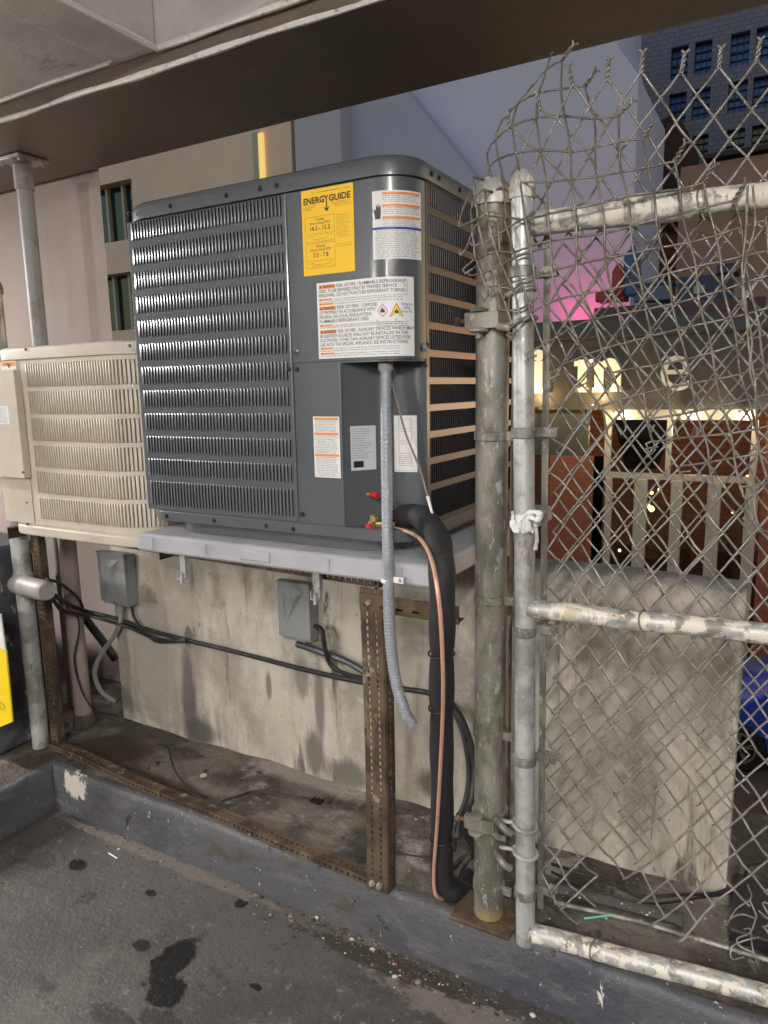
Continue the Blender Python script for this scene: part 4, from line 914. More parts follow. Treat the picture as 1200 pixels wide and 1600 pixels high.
# ------------------------------------------------------------ beige condenser
Bg = (-2.37, -1.675, 1.50, 2.10, .11)
bf, bS = make_path(*Bg)
bc = thing('small_condenser', (-2.02, 1.8, 1.03), 'weathered beige condenser with six louver rows at the left, partly behind the dark one', 'condenser')
MB().prism(outline(*Bg), 1.06, 1.622).build('cabinet', beige_m, bc)
MB().prism(outline(*Bg, e=.008), 1.618, 1.658, rnd=.010).build('lid', beige_m, bc, smooth=60)
MB().prism(outline(*Bg, e=.010), 1.028, 1.062).build('base_pan', beige_m, bc, bevel=.005)
MB().prism(outline(*Bg, e=-.03), 1.0475-.0, 1.0478).build('pan_bottom', beigedk_m, bc)
mb = MB(); slab(mb, bf, -2.208, bS+.3, 1.066, 1.616, .0025, 24); mb.build('louver_panel', beige_m, bc, bevel=.0012)
bff = lambda s, z, h=0: bf(s, z, h+.0028)
def flat_row(fn, s0, s1, z0, z1, pitch):
    mb = MB(); n = int((s1-s0)/pitch); p = (s1-s0)/n
    for i in range(n):
        a = s0+i*p
        mb.add([fn(a,z0+.001,.0005), fn(a+p*.9,z0+.001,.0005), fn(a+p*.9,z1-.001,.0005), fn(a,z1-.001,.0005)], [(0,1,2,3)], 1)
        w0, w1 = a+p*.0, a+p*.74; e = .004
        L = [(z0,.0006,.0006),(z0+.001,.002,.003),(z0+e,.0028,.0055),(z1-e,.0028,.0055),(z1-.001,.002,.003),(z1,.0006,.0006)]
        vs = []
        for z, ha, hb in L: vs += [fn(w0, z, .0006), fn(w0+.0006, z, ha), fn((w0+w1)/2, z, (ha+hb)/2+.0004), fn(w1-.0006, z, hb), fn(w1, z, .0006)]
        mb.add(vs, [(r_*5+k, r_*5+k+1, r_*5+6+k, r_*5+5+k) for r_ in range(5) for k in range(4)], 0)
    return mb
for i in range(6):
    zt_ = 1.603-.0876*i
    o = flat_row(bff, -2.175+.0, bS+.1, zt_-.0745, zt_, .0122).build('louver_row', [beige_m, beigedk_m], bc, smooth=50); o['kind'] = 'stuff'
# electrical cover and side service strip
MB().box(-2.372, -2.212, 1.4965, 1.4995, 1.068, 1.614).build('service_panel', beige_m, bc, bevel=.002)
x1 = -2.1925
mb = MB(); mb.box(-2.44, -2.2024, 1.4705, 1.4735, 1.228, 1.585); mb.box(-2.2024-.003, -2.2024, 1.4735, 1.496, 1.228, 1.585); mb.box(-2.44, -2.2024, 1.4735, 1.496, 1.228, 1.231)
cv = mb.build('access_cover', beige_m, bc, smooth=0, bevel=.004)
for p in ((-2.2033,1.4680,1.2493), (-2.2432,1.4970,1.1410), (-2.1585,1.4920,1.6482), (-2.2454,1.4900,1.0663), (-1.6778,1.4900,1.6386)): MB().lathe(p, [(.005,.003),(.005,0),(.003,-.003)], axis='y', n=10).build('screw', galvdirt_m, bc)
mb = MB(); slab(mb, lambda s,z,h_=0:(s,1.4955-h_,z), -2.3000, -2.2214, 1.572, 1.6145, .0008, 2); o = mb.build('corner_label', wht_m, bc, smooth=0)
mb = MB(); slab(mb, lambda s,z,h_=0:(s,1.4955-h_,z), -2.2965, -2.2248, 1.598, 1.6125, .0012, 2, h0=.0009); mb.build('orange_band', org_m, o, smooth=0)
mb = MB(); put_text(mb, 'WARNING', lambda x,z,h_=0:(x,1.4940,z), -2.2758, 1.601, .010, bold=.02, width=.032); mb.lathe((-2.2582,1.4945,1.5986), [(.006,.0003),(.006,-.0003)], axis='y', n=10); mb.build('printing', ink_m, o, smooth=0)
mb = MB(); slab(mb, lambda s,z,h_=0:(s,1.4705-h_,z), -2.34, -2.2493, 1.408, 1.468, .0006, 2); o = mb.build('paper_label', wht_m, bc, smooth=0)
mb = MB(); 
for j in range(8): fine_print(mb, lambda x,z,h_=0:(x,1.4696,z), -2.335, -2.2562-.004, 1.460-.0065*j, .003, rng=rf)
mb.build('printing', gink_m, o, smooth=0)

# ------------------------------------------------------------ lines and conduits
fc = thing('flexible_conduit', (-0.8229,1.4850,1.5531), 'ribbed grey flexible conduit dropping from the dark condenser in front of the pad', 'conduit')
path = smooth_path([(-0.8243,1.4880,1.5620), (-0.8166,1.4700,1.4526), (-0.8007,1.4400,1.3357), (-0.7820,1.4050,1.2218), (-0.7697,1.3820,1.1224), (-0.7669,1.3780,1.0709), (-0.7652,1.3750,0.9881), (-0.7575,1.3700,0.8981), (-0.7411,1.3650,0.8168), (-0.7144,1.3600,0.7567), (-0.6998,1.3600,0.7363)], 34)
mb = MB(); mb.tube(path, [.0122+.0019*abs(math.sin(i*PI/3.0)) for i in range(len(path))], 14); mb.build('hose', flex_m, fc, smooth=80)
c = (-0.8245,1.4880,1.5532); mb = MB(); mb.lathe((c[0],c[1],c[2]-.012), [(.017,0),(.019,.006),(.019,.018),(.015,.022)], n=16); mb.build('connector', pvc_m, fc)
c = (-0.7702,1.3810,1.0682); mb = MB(); mb.lathe((c[0],c[1],c[2]), [(.0155,-.005),(.0165,-.004),(.0165,.004),(.0155,.005)], n=20); mb.box(c[0]+.012, c[0]+.042, c[1]-.004+.0, c[1]+.0015, c[2]-.004, c[2]+.010); mb.build('clamp', cloth_m, fc, smooth=30)
mb = MB(); mb.lathe((c[0]+.034, c[1]-.005, c[2]+.003), [(.0045,0),(.003,-.003)], axis='y', n=8); mb.build('screw', galv_m, fc)

ip = thing('insulated_pipe', (-0.7078,1.5300,0.2027), 'thick black foam insulated pipe curving down from the condenser to the ledge', 'pipe')
P_ = [(-0.8781,1.5600,1.1704), (-0.8101,1.5300,1.1886), (-0.7300,1.4750,1.2019), (-0.6601,1.4100,1.1742), (-0.6150,1.3383,1.1264), (-0.6120,1.3338,1.0220), (-0.6309,1.3700,0.8595), (-0.6571,1.4250,0.6733), (-0.6794,1.4750,0.4730), (-0.6957,1.5050,0.3253), (-0.6993,1.5200,0.2369), (-0.6824,1.5350,0.1952), (-0.6790,1.6000,0.1653), (-0.6958,1.7000,0.1258)]
pth = smooth_path(P_, 8)
tz = [(-0.6214,1.3500,0.9253)[2], (-0.6451,1.4000,0.7752)[2], (-0.6931,1.5000,0.3691)[2]]
mb = MB(); mb.tube(pth, [ (.0215 if i < 9 else .0285)+.0012*math.sin(i*.8) - .004*sum(math.exp(-((p[2]-z)/.012)**2) for z in tz) for i, p in enumerate(pth)], 18); mb.build('insulation', foam_m, ip, smooth=80)
def at_z(path, z): return min(path, key=lambda p: abs(p[2]-z) + (0 if p[2] < 1.05 else 9))
for z in tz:
    c = at_z(pth[24:], z); mb = MB(); mb.tube([(c[0]+.0285*math.cos(q*PI/8), c[1]+.0285*math.sin(q*PI/8)-.002, z+.002*math.sin(q)) for q in range(17)], .0022, 6); mb.build('cable_tie', black_m, ip)
cl = MB(); cl.tube(smooth_path([(-0.8231,1.5000,1.1655), (-0.7506,1.4550,1.1671), (-0.6780,1.3750,1.1678), (-0.6202,1.3050,1.1404), (-0.5907,1.2750,1.0559), (-0.5933,1.2950,0.9237), (-0.6121,1.3350,0.8020), (-0.6446,1.3900,0.6286), (-0.6797,1.4450,0.4380), (-0.7036,1.4750,0.2873), (-0.7055,1.4820,0.2270), (-0.7004,1.4900,0.2012), (-0.6923,1.5200,0.1794)], 8), .0047, 10)
tag(cl.build('copper_line', copper_m), 'bare copper coloured line strapped down the front of the black insulated pipe', 'pipe')
w_ = MB(); w_.tube(smooth_path([(-0.8228,1.5000,1.5415), (-0.8013,1.4900,1.4817), (-0.7661,1.4750,1.3932), (-0.7262,1.4600,1.3214), (-0.7008,1.4500,1.2572)], 6), .0024, 6)
t_ = thing('sensor_wire', (-0.8228,1.5000,1.5415), 'thin brown wire with a white tip hanging beside the flexible conduit', 'wire'); w_.build('wire', M('brown_wire', (.22,.15,.12), .5), t_)
MB().tube([(-0.7008,1.4500,1.2572), (-0.6858,1.4450,1.2145)], [.0042,.003], 8).build('tip', cloth_m, t_)
tag(MB().tube(smooth_path([(-0.7871,1.5107,1.1120), (-0.7789,1.5298,1.1250), (-0.8079,1.6201,1.1180)], 5), .0012, 5).build('wire_offcut', cable_m), 'short dark wire offcut lying on the pad beside the conduit', 'wire')

# electrical boxes on the parapet
def ebox(a, c, zt_, zb_, yw, depth, label):
    t_ = thing('disconnect_box', ((a+c)/2, yw, zb_), label, 'electrical box')
    MB().box(a, c, yw-depth, yw-.001, zb_, zt_).build('box', ebox_m, t_, bevel=.004)
    mb = MB(); mb.box(a-.003, c+.003, yw-depth-.010, yw-depth-.0005, zb_+.012, zt_+.004); mb.box(a-.003, c+.003, yw-depth-.018, yw-.03, zt_+.0045, zt_+.008)
    mb.build('cover', ebox_m, t_, bevel=.003)
    m_ = (a+c)/2; 
    mb = MB(); mb.add([(m_-.045,yw-depth-.0105,zt_-.02),(m_+.045,yw-depth-.0105,zt_-.02),(m_+.015,yw-depth-.022,zt_-.045),(m_-.02,yw-depth-.022,zt_-.045),(m_-.035,yw-depth-.0105,zb_+.05)], [(0,3,2,1),(0,4,3),(3,4,2),(1,2,4)]); mb.build('hasp', ebox_m, t_, smooth=0)
    return t_
ebox(-2.3297,-2.1854,0.8858,0.6778,1.889,0.05,'grey electrical disconnect box on the parapet below the beige condenser')
ebox(-1.4482,-1.3234,0.8693,0.6719,1.889,0.045,'grey electrical disconnect box on the parapet left of the slotted post, under the pad')
# cables along the wall
def cable(pts, r, label, mat=cable_m, cat='cable', name='cable', n=8, k=8):
    o = MB().tube(smooth_path(pts, k), r, n).build(name, mat); return tag(o, label, cat)
cable([(-2.1793,1.5000,0.8332), (-2.3088,1.6600,0.7276), (-2.3889,1.8000,0.6459), (-2.3026,1.8650,0.6097), (-2.1292,1.8700,0.5862), (-1.9257,1.8700,0.5769), (-1.7555,1.8750,0.5706), (-1.5764,1.8750,0.5647), (-1.3929,1.8720,0.5585), (-1.1987,1.8720,0.5562), (-1.0203,1.8750,0.5611), (-0.9074,1.8750,0.5666), (-0.8357,1.8600,0.5519), (-0.7724,1.8200,0.5010), (-0.7292,1.7700,0.4144), (-0.7182,1.7200,0.3440), (-0.7325,1.6800,0.2831), (-0.7273,1.6500,0.2238)], .0085, 'thick black cable sagging along the parapet from the left fitting to behind the posts')
cable([(-2.1807,1.5000,0.8239), (-2.3320,1.6600,0.6943), (-2.3720,1.8000,0.6297), (-2.2282,1.8620,0.5841), (-2.0516,1.8600,0.5598), (-1.9090,1.8600,0.5803)], .0075, 'second black cable drooping below the first between the fitting and the clip', k=8)
cable([(-2.1864,1.5000,0.8757), (-2.2503,1.6000,0.8269), (-2.3243,1.7200,0.7293), (-2.3939,1.7900,0.6561)], .006, 'short black cable loop over the left end of the bundle')
cable([(-2.3947,1.7600,0.6488), (-2.3756,1.7500,0.5833), (-2.4103,1.7400,0.4609), (-2.3958,1.7500,0.3243), (-2.3605,1.7800,0.2367), (-2.3274,1.8500,0.1944)], .0035, 'thin black wire looping down behind the slotted post to the ledge')
cable([(-2.2511,1.8600,0.6823), (-2.2783,1.8600,0.5772), (-2.3797,1.8500,0.4551), (-2.4255,1.8400,0.3671), (-2.4095,1.8500,0.2818), (-2.3534,1.8700,0.2370)], .010, 'grey conduit curving down from the left electrical box', M('grey_conduit', (.22,.22,.21), .5), 'conduit', 'conduit')
cable([(-2.7962,2.0000,0.6217), (-2.6672,2.0200,0.4835), (-2.5791,2.0400,0.3706), (-2.5670,2.0600,0.3203)], .018, 'thick black hose running diagonally over the pink stucco behind the cables', black_m, 'hose', 'hose')
cable([(-2.2085,1.8700,0.6773), (-2.1904,1.8700,0.6139), (-2.1035,1.8750,0.5465), (-2.0009,1.8700,0.5570)], .006, 'black cable drooping from the bottom of the left electrical box')
cable([(-1.3883,1.8500,0.6565), (-1.2948,1.8500,0.6451), (-1.2014,1.8600,0.6246), (-1.1170,1.8600,0.5982), (-1.0164,1.8680,0.5711)], .0115, 'dark smooth conduit leaving the right electrical box towards the slotted post', M('dark_conduit', (.04,.045,.05), .4), 'conduit', 'conduit')
cable([(-1.3047,1.8400,0.7355), (-1.2702,1.8300,0.7286), (-1.2602,1.8300,0.6645), (-1.2439,1.8400,0.6087), (-1.1841,1.8500,0.5828), (-1.1055,1.8600,0.5786)], .008, 'black cable looping out of the side of the right electrical box')
cable([(-0.8141,1.8400,0.5648), (-0.7683,1.8200,0.5223), (-0.7174,1.7800,0.4324), (-0.7028,1.7300,0.3528), (-0.7215,1.7000,0.3046), (-0.7180,1.6600,0.2601)], .010, 'black hose bulging out to the right beside the fence post')
cable([(-0.6553,1.6000,0.4061), (-0.6596,1.5800,0.3460), (-0.6422,1.6000,0.2832), (-0.7051,1.6523,0.2000), (-0.7289,1.6401,0.1800)], .010, 'coil of black hose on the ledge between insulated pipe and fence post', k=8)
cable([(-0.6540,1.6200,0.2668), (-0.6762,1.5630,0.2200), (-0.6367,1.6007,0.1800), (-0.6372,1.6727,0.2000), (-0.6945,1.6729,0.2400)], .007, 'tangled black cable on the ledge beside the fence post foot')
cable([(-0.9184,1.6322,0.1720), (-0.8427,1.6475,0.1710), (-0.7757,1.6778,0.1700)], .0025, 'thin black wire on the ledge to the right of the slotted post')
cable([(-2.0276,1.7837,0.1700), (-1.9644,1.7786,0.1720), (-1.8760,1.7116,0.1700), (-1.7699,1.6440,0.1700), (-1.6377,1.5999,0.1700), (-1.5971,1.5934,0.1710)], .0028, 'thin black wire curling on the wet part of the ledge')
cable([(-1.5378,1.5990,0.1710), (-1.4991,1.6497,0.1750), (-1.4688,1.6956,0.1750), (-1.3809,1.7209,0.1720), (-1.2465,1.7504,0.1710)], .004, 'dark cable end lying across the middle of the ledge')
for px, py in ((290,1000),(408,1027),(548,1066)):
    pass
cable([(-0.4856,1.7832,0.1800), (-0.4144,1.7691,0.1900), (-0.3311,1.7798,0.1850), (-0.2462,1.7653,0.1800), (-0.1576,1.8030,0.1900), (-0.0712,1.8639,0.1850), (-0.0149,1.8970,0.2200), (-0.0002,1.8837,0.2800), (0.0603,1.8986,0.3000)], .0045, 'black cable along the foot of the parapet rising at its right end')
cable([(-0.4780,1.7569,0.1760), (-0.3530,1.7283,0.1760), (-0.2268,1.7437,0.1800), (-0.0992,1.8375,0.1800), (-0.0348,1.8904,0.1800)], .003, 'thin brownish wire on the ledge in front of the parapet')
mb = MB(); mb.tube([(-0.4481,1.6888,0.1820), (-0.2997,1.7076,0.1820), (-0.1414,1.7227,0.1820)], [.016,.017,.017], 10); mb.tube([(-0.1501,1.7206,0.1820), (-0.1353,1.7211,0.1820)], .021, 10)
tag(mb.build('dark_pipe', M('spotted_dark_pipe', (.05,.045,.04), .6, layers=[((.6,.58,.52), 70, .63,.66, .8)], coord='world')), 'dark pipe with white droppings lying on the ledge below the gate mesh', 'pipe')
a = (-0.1488,1.8997,0.1650); 
mb = MB(); mb.box(-.035, .3, 1.72, 1.95, .166, .205); tag(mb.build('black_box', M('black_plastic_box', (.02,.018,.02), .5), bevel=.008), 'flat black box on the ledge at the right end of the parapet', 'box')
mb = MB(); mb.tube([(-0.4403,1.6504,0.1700), (-0.2319,1.6838,0.1700), (0.0513,1.6964,0.1700)], .006, 6); tag(mb.build('thin_conduit', galvdirt_m), 'thin dirty conduit on the ledge in front of the dark pipe', 'conduit')

# ------------------------------------------------------------ posts
def dome(mb, c, r, mi=0): mb.lathe(c, [(r*1.10,-.022),(r*1.12,-.004),(r*1.10,.0),(r*1.02,.012),(r*.8,.026),(r*.45,.036),(r*.08,.040)], n=22, mi=mi)
def band(mb, cx, cy, z, r, w=.022): mb.lathe((cx,cy,z), [(r+.0005,-w/2),(r+.0035,-w/2+.002),(r+.0035,w/2-.002),(r+.0005,w/2)], n=24)
fp = thing('fence_post', (-.577, 1.532, HL), 'thick weathered steel fence post with domed cap, between condenser and gate', 'post')
MB().lathe((-.577,1.532,HL-.005), [(.0372,0),(.0372,1.74)], n=32).build('tube', galvdirt_m, fp)
mb = MB(); dome(mb, (-.577,1.532,1.905), .039); mb.build('cap', drip_m, fp)
mb = MB(); mb.box(-.66,-.50,1.47,1.60,HL+.001,HL+.012); mb.build('base_plate', rust_m, fp, bevel=.004)
for pz, z in [(682,1.3917),(940,1.0104),(1152,0.6734),(1395,0.2575)]:
    mb = MB(); band(mb, -.577, 1.532, z, .0375); mb.box(-.541, -.515, 1.520, 1.524, z-.010, z+.010); mb.box(-.541,-.515,1.5245,1.529,z-.010,z+.010); mb.lathe((-.522,1.52,z), [(.006,-.004),(.006,0)], axis='y', n=8); mb.build('brace_band', galvdirt_m, fp)
def hinge(zc, up):
    mb = MB(); z = zc
    mb.lathe((-.577,1.532,z), [(.038,-.020),(.0435,-.016),(.0435,.016),(.038,.020)], n=24)
    mb.box(-.6215, -.545, 1.478, 1.492, z-.017, z+.017)
    mb.lathe((-.590,1.483,z-.026), [(.018,0),(.022,.003),(.022,.007),(.018,.010)], n=16)
    mb.lathe((-.590,1.483,z+.018), [(.018,0),(.020,.004),(.014,.008)], n=16)
    mb.lathe((-.590,1.483,z-.038), [(.008,0),(.008,.012)], n=6)
    mb.tube([(-.548,1.485,z-.014), (-.532,1.480,z-.018), (-.520,1.486,z-.020)], .008, 8)
    mb.build('hinge_clamp', galvdirt_m, fp)
    mb = MB(); mb.tube([(-.622,1.488,z),(-.645,1.484,z)], .006, 8); mb.lathe((-.640,1.486,z), [(.011,-.006),(.011,.006)], axis='x', n=6); mb.build('bolt', rust_m, fp)
hinge(1.6424, 1); hinge(0.4483, 1)
mb = MB(); mb.box(-.5295, -.5265, 1.523, 1.541, .33, 1.86); mb.build('tension_bar', rust_m, fp)

cp = thing('capped_post', (-2.425, 1.572, HL), 'galvanised post with domed cap at the far left behind the beige condenser', 'post')
MB().lathe((-2.425,1.572,HL), [(.031,0),(.031,1.70)], n=28).build('tube', galv_m, cp)
mb = MB(); dome(mb, (-2.425,1.572,1.872), .032); mb.build('cap', galvdirt_m, cp)
mb = MB(); band(mb, -2.425,1.572,.84,.031,.03); mb.build('coupling', galv_m, cp)
mb = MB(); a_ = (-2.4104,1.5300,0.8254); b_ = (-2.1426,1.4700,0.8457)
a_ = np.array(a_); b_ = np.array(b_); d_ = b_-a_
mb.tube([a_, a_+d_*.05, a_+d_*.30, a_+d_*.32, a_+d_*.36, a_+d_*.40, a_+d_*.9, a_+d_*.97, b_], [.026,.033,.036,.039,.039,.036,.036,.032,.028], 20)
o = mb.build('conduit_fitting', pvc_m); tag(o, 'grey plastic conduit fitting strapped across the left post, black cables leaving its end', 'conduit fitting')
sp = thing('steel_pole', (-2.63, 1.885, HL), 'grey steel pole with a square top flange bolted under the beam at left', 'pole')
MB().lathe((-2.63,1.885,HL), [(.030,0),(.030,2.18)], n=26).build('tube', pvc_m, sp)
MB().lathe((-2.63,1.885,HL+2.12), [(.033,0),(.036,.004),(.036,.088),(.033,.09)], n=26).build('collar', pvc_m, sp)
MB().box(-2.70,-2.56,1.82,1.95,2.384,2.398).build('top_flange', galv_m, sp, bevel=.003)
[MB().lathe((x,y,2.374), [(.008,0),(.008,.01)], n=6).build('bolt', galv_m, sp) for x in (-2.685,-2.575) for y in (1.835,1.935)]
dp = thing('drain_pipe', (-2.44, 1.78, HL), 'painted pinkish drain pipe standing in a mortar collar under the beige unit', 'pipe')
MB().lathe((-2.44,1.78,HL), [(.034,0),(.034,.84)], n=24).build('tube', pink_m, dp)
MB().lathe((-2.44,1.78,HL-.002), [(.052,0),(.047,.025),(.039,.045),(.03,.05)], n=18).build('mortar_collar', ledge_m, dp)

# ------------------------------------------------------------ the gate frame
gt = thing('chain_link_gate', (-.467, 1.495, HL), 'galvanised tube gate with old chain-link mesh at the right', 'gate')
g0 = np.array((-.467,1.495,HL-.002)); g1 = np.array((-.503,1.500,1.895))
MB().tube([g0, g0*.5+g1*.5+np.array((.002,0,0)), g1], .0232, 28).build('stile', galv_m, gt)
mb = MB(); dome(mb, (g1[0],g1[1],g1[2]+.008), .0245); mb.build('cap', drip_m, gt)
rails = []
for (L0, R0, r, mt) in (((-0.4725,1.5020,1.8289), (-0.0556,1.5520,1.8371), .0245, drip_m), ((-0.4651,1.4980,1.0067), (-0.0020,1.5520,1.0049), .0215, drip_m), ((-0.4500,1.4950,0.1925), (0.0501,1.5550,0.1956), .0225, drip_m)):
    L0 = np.array(L0); R0 = np.array(R0); E_ = L0+(R0-L0)*2.6; rails.append((L0, E_))
    n = 30; pts = [L0+(E_-L0)*i/n + np.array((0,0,.0015*math.sin(i*.9))) for i in range(n+1)]
    MB().tube(pts, r, 24).build('rail', mt, gt)
    mb = MB(); mb.tube([L0-(R0-L0)*.02, L0+(R0-L0)*.015], [r*1.05, r*.98], 20); mb.build('weld', galvdirt_m, gt)
mb = MB(); c0, c1 = rails[0]; d_ = (c1-c0)/np.linalg.norm(c1-c0); c = c0+(c1-c0)*.155; mb.tube([c, c+d_*.006, c+d_*.12, c+d_*.126], [.0245,.0272,.0272,.0246], 22); mb.build('sleeve', drip_m, gt)
e = rails[0][1]; MB().tube([(e[0]+.01,e[1],HL-.002),(e[0]+.01,e[1],1.9)], .0232, 20).build('stile', galv_m, gt)
def gx(z): t = (z-g0[2])/(g1[2]-g0[2]); return g0+(g1-g0)*t
xb = -0.4503
MB().box(xb-.007, xb+.007, 1.531, 1.536, .235, 1.875).map(lambda x,y,z: (x-.012*(z-1)*.8, y, z)).build('tension_bar', galvdirt_m, gt)
for pz, z in [(425,1.7357),(676,1.4013),(985,0.9542),(1185,0.6417),(1392,0.2967)]:
    c = gx(z)
    mb = MB(); band(mb, c[0], c[1], z, .0235, .024)
    mb.box(c[0]+.018, c[0]+.066, 1.519, 1.5225, z-.010, z+.010); mb.box(c[0]+.018, c[0]+.066, 1.5375, 1.541, z-.010, z+.010)
    mb.lathe((c[0]+.056,1.519,z), [(.0075,-.005),(.0075,0)], axis='y', n=6); mb.lathe((c[0]+.056,1.513,z), [(.0035,-.004),(.0035,0.001)], axis='y', n=8)
    mb.build('tension_band', galvdirt_m, gt)
for pz, z in [(455,1.6970),(502,1.6357),(1288,0.4729),(1330,0.4024)]:
    c = gx(z)
    tilt = .006 if pz < 1000 else -.004
    pts = [(c[0]+.0275*math.cos(q), c[1]+.0275*math.sin(q), z+tilt*math.cos(q)) for q in [PI*2*k/20-PI*.9 for k in range(20)]]
    pts = [(-.533, 1.492, z-.004)] + pts
    mb = MB(); mb.tube(pts, .0052, 8); mb.build('hinge_ring', galv_m, gt)
for z in (0.4588, 0.3652): MB().tube(smooth_path([(-.55,1.50,z+.01), (-.53,1.478,z+.012), (-.515,1.474,z+.002), (-.505,1.485,z-.01)], 5), .0085, 10).build('hinge_hook', galvdirt_m, gt)

# ------------------------------------------------------------ chain link
def wire_pts(i, rows, cols_parity, fn, r, j0=0, j1=None):
    "zigzag of wire i: node column i or i+1 by row parity; hooks bulge past the node and weave front/back"
    pts = []; j1 = rows if j1 is None else j1
    for j in range(j0, j1+1):
        c = i if (i+j) % 2 == 0 else i+1
        s = -1 if c == i else 1
        # approach, round the hook, leave
        prev = (i if (i+j-1) % 2 == 0 else i+1); nxt = (i if (i+j+1) % 2 == 0 else i+1)
        if j > j0:
            pts.append(fn(c+(prev-c)*.5, j-.5, 0.0))
            pts.append(fn(c+(prev-c)*.13, j-.13, r*.9*s))
        pts.append(fn(c+s*.07, j, 0))
        if j < j1:
            pts.append(fn(c+(nxt-c)*.13, j+.13, -r*.9*s))
    return pts
def jit(a): return random.uniform(-a, a)
def twist(mb, p, up, r, side=(1,0,0)):
    "barbed selvage: two wire ends twisted together, then splayed"
    p = np.array(p); up = nrm(up); side = nrm(side); ot = np.cross(up, side)
    for s in (0, PI):
        L = [p+up*.030*t+(side*math.cos(t*9+s)+ot*math.sin(t*9+s))*r*1.05 for t in np.linspace(0,1,12)]
        e = L[-1]; sg = 1 if s == 0 else -1
        L += [e+side*sg*.004+up*.004, e+side*sg*.009+up*.008]
        mb.tube(L, r, 6)
fm = thing('chain_link_mesh', (-.2, 1.54, .25), 'upright chain-link mesh stretched on the gate frame with twisted barbs above the rail', 'fence mesh')
Wc, Hr = .0325, .0445; zt_ = 2.085; zb_ = .25
nodeA = {}
def fA(c, j, d):
    key = (c, j)
    x = -.545 + c*Wc; z = zt_ + max(0,(x+.15))*.10 - j*Hr
    if c < 4.4: z += -.012*(4.4-c); 
    y = 1.536 + .11*max(0, x+.46) + .010*math.sin(c*.5+j*.23) + .006*math.sin(j*.9+c*1.3)
    if z > 1.86: y += -.03*(z-1.86)/.25*math.sin(c*.31) 
    x += .006*math.sin(j*.37+c*.2) + .0014*math.sin(c*2.1+j*1.1); z += .005*math.sin(c*.45+j*.3) + .0014*math.sin(c*1.7+j*2.3)
    if z < .55: y += .05*(.55-z)*math.sin(c*.8+1)*1.5; x += .008*(.55-z)*math.sin(c*2.)
    return (x, y+d, z)
NC = 40
for i in range(0, NC):
    xw = -.545+i*Wc; rows = 43
    jend = 6 if xw < -.455 else int(rows - (2.2+1.3*math.sin(i*.9)+ (2 if i % 5 == 2 else 0)))
    if xw < -.455: j0 = 0
    pts = wire_pts(i, rows, 0, fA, .0024, 0, jend)
    mb = MB(); mb.tube(pts, .0025, 6)
    if i % 2 == 0:
        p = fA(i, 0, 0)
        up = (jit(.25), jit(.2), 1) if xw > -.44 else (-.3+jit(.5), jit(.5), .8)
    else: p = None
    if p is not None: twist(mb, p, up, .0024, (1, jit(.3), 0))
    mb.build('wire', wire2_m, fm, smooth=80)
# second mesh behind it, from the top rail down
f2 = thing('inner_chain_link_mesh', (-.2, 1.6, .4), 'second chain-link mesh hanging just behind the gate mesh, below the rail', 'fence mesh')
def fC(c, j, d):
    x = -.545 + 3*Wc + .010 + c*Wc; z = zt_ + max(0,(x+.15))*.10 - (j+6)*Hr - .018
    y = 1.536 + .11*max(0, x+.46) + .035 + .006*math.sin(j*.21+c*.3); x += .006*math.sin(j*.37+c*.2); z += .006*math.sin(c*.45+j*.3)
    if z < .6: y += .05*(.6-z)
    return (x, y+d, z)
for i in range(0, 36):
    je = int(28 + 3*math.sin(i*1.3) + (2 if i < 8 else -1))
    mb = MB(); mb.tube(wire_pts(i, 34, 0, fC, .002, 0, je), .0021, 6); mb.build('wire', wire2_m, f2, smooth=80)
# the loose strip wired diagonally over the front
f3 = thing('loose_chain_link_strip', (-.5, 1.46, 1.9), 'loose strip of chain-link turned square and wired diagonally over both posts and the gate', 'fence mesh')
CP = [[(-0.4842,1.5700,2.2002), (-0.2774,1.5200,1.9687), (-0.0700,1.5000,1.7957), (0.1008,1.5200,1.6517)],
      [(-0.5653,1.5000,2.0555), (-0.3489,1.4550,1.8402), (-0.1322,1.4750,1.6713), (0.0577,1.5000,1.5222)],
      [(-0.5967,1.4600,1.9095), (-0.4391,1.4520,1.7125), (-0.2019,1.4900,1.5420), (0.0129,1.5000,1.3856)],
      [(-0.5996,1.4400,1.7573), (-0.4456,1.4620,1.5562), (-0.2701,1.5000,1.4182), (-0.0475,1.5100,1.2549)]]
CP = np.array(CP)
def cr(P, t):
    n = len(P)-1; t = max(0, min(n-1e-6, t)) if 0 <= t <= n else t
    i = int(max(0, min(n-1, math.floor(t)))); f_ = t-i
    Q = [2*P[0]-P[1]] + list(P) + [2*P[-1]-P[-2]]
    a, b, c, d = Q[i], Q[i+1], Q[i+2], Q[i+3]
    return .5*((2*b)+(c-a)*f_+(2*a-5*b+4*c-d)*f_*f_+(3*b-a-3*c+d)*f_**3)
def surfB(u, v): return cr([cr(CP[k], u*3) for k in range(4)], v*3)
NU, NV = 23, 13
def fB(c, j, d):
    cc = c if c > 5 else 5*(max(c,0)/5)**1.7 - (0 if c > 0 else .1*abs(c)); u = cc/NU; v = j/NV; p = surfB(u, v)
    if c < 5 and v < .62: p = p + np.array((.012*math.sin(j*.9)*(5-c)/5, .012*(5-c), 0))
    p = p + np.array((.0025*math.sin(c*1.3+j*.7), .004*math.sin(c*.8-j*1.1), .0025*math.sin(c*.9+j*1.9)))
    if j > NV-1.2: p = p + np.array((0, -.006, 0))
    n_ = np.array((0,-1,0)); return tuple(p + n_*d)
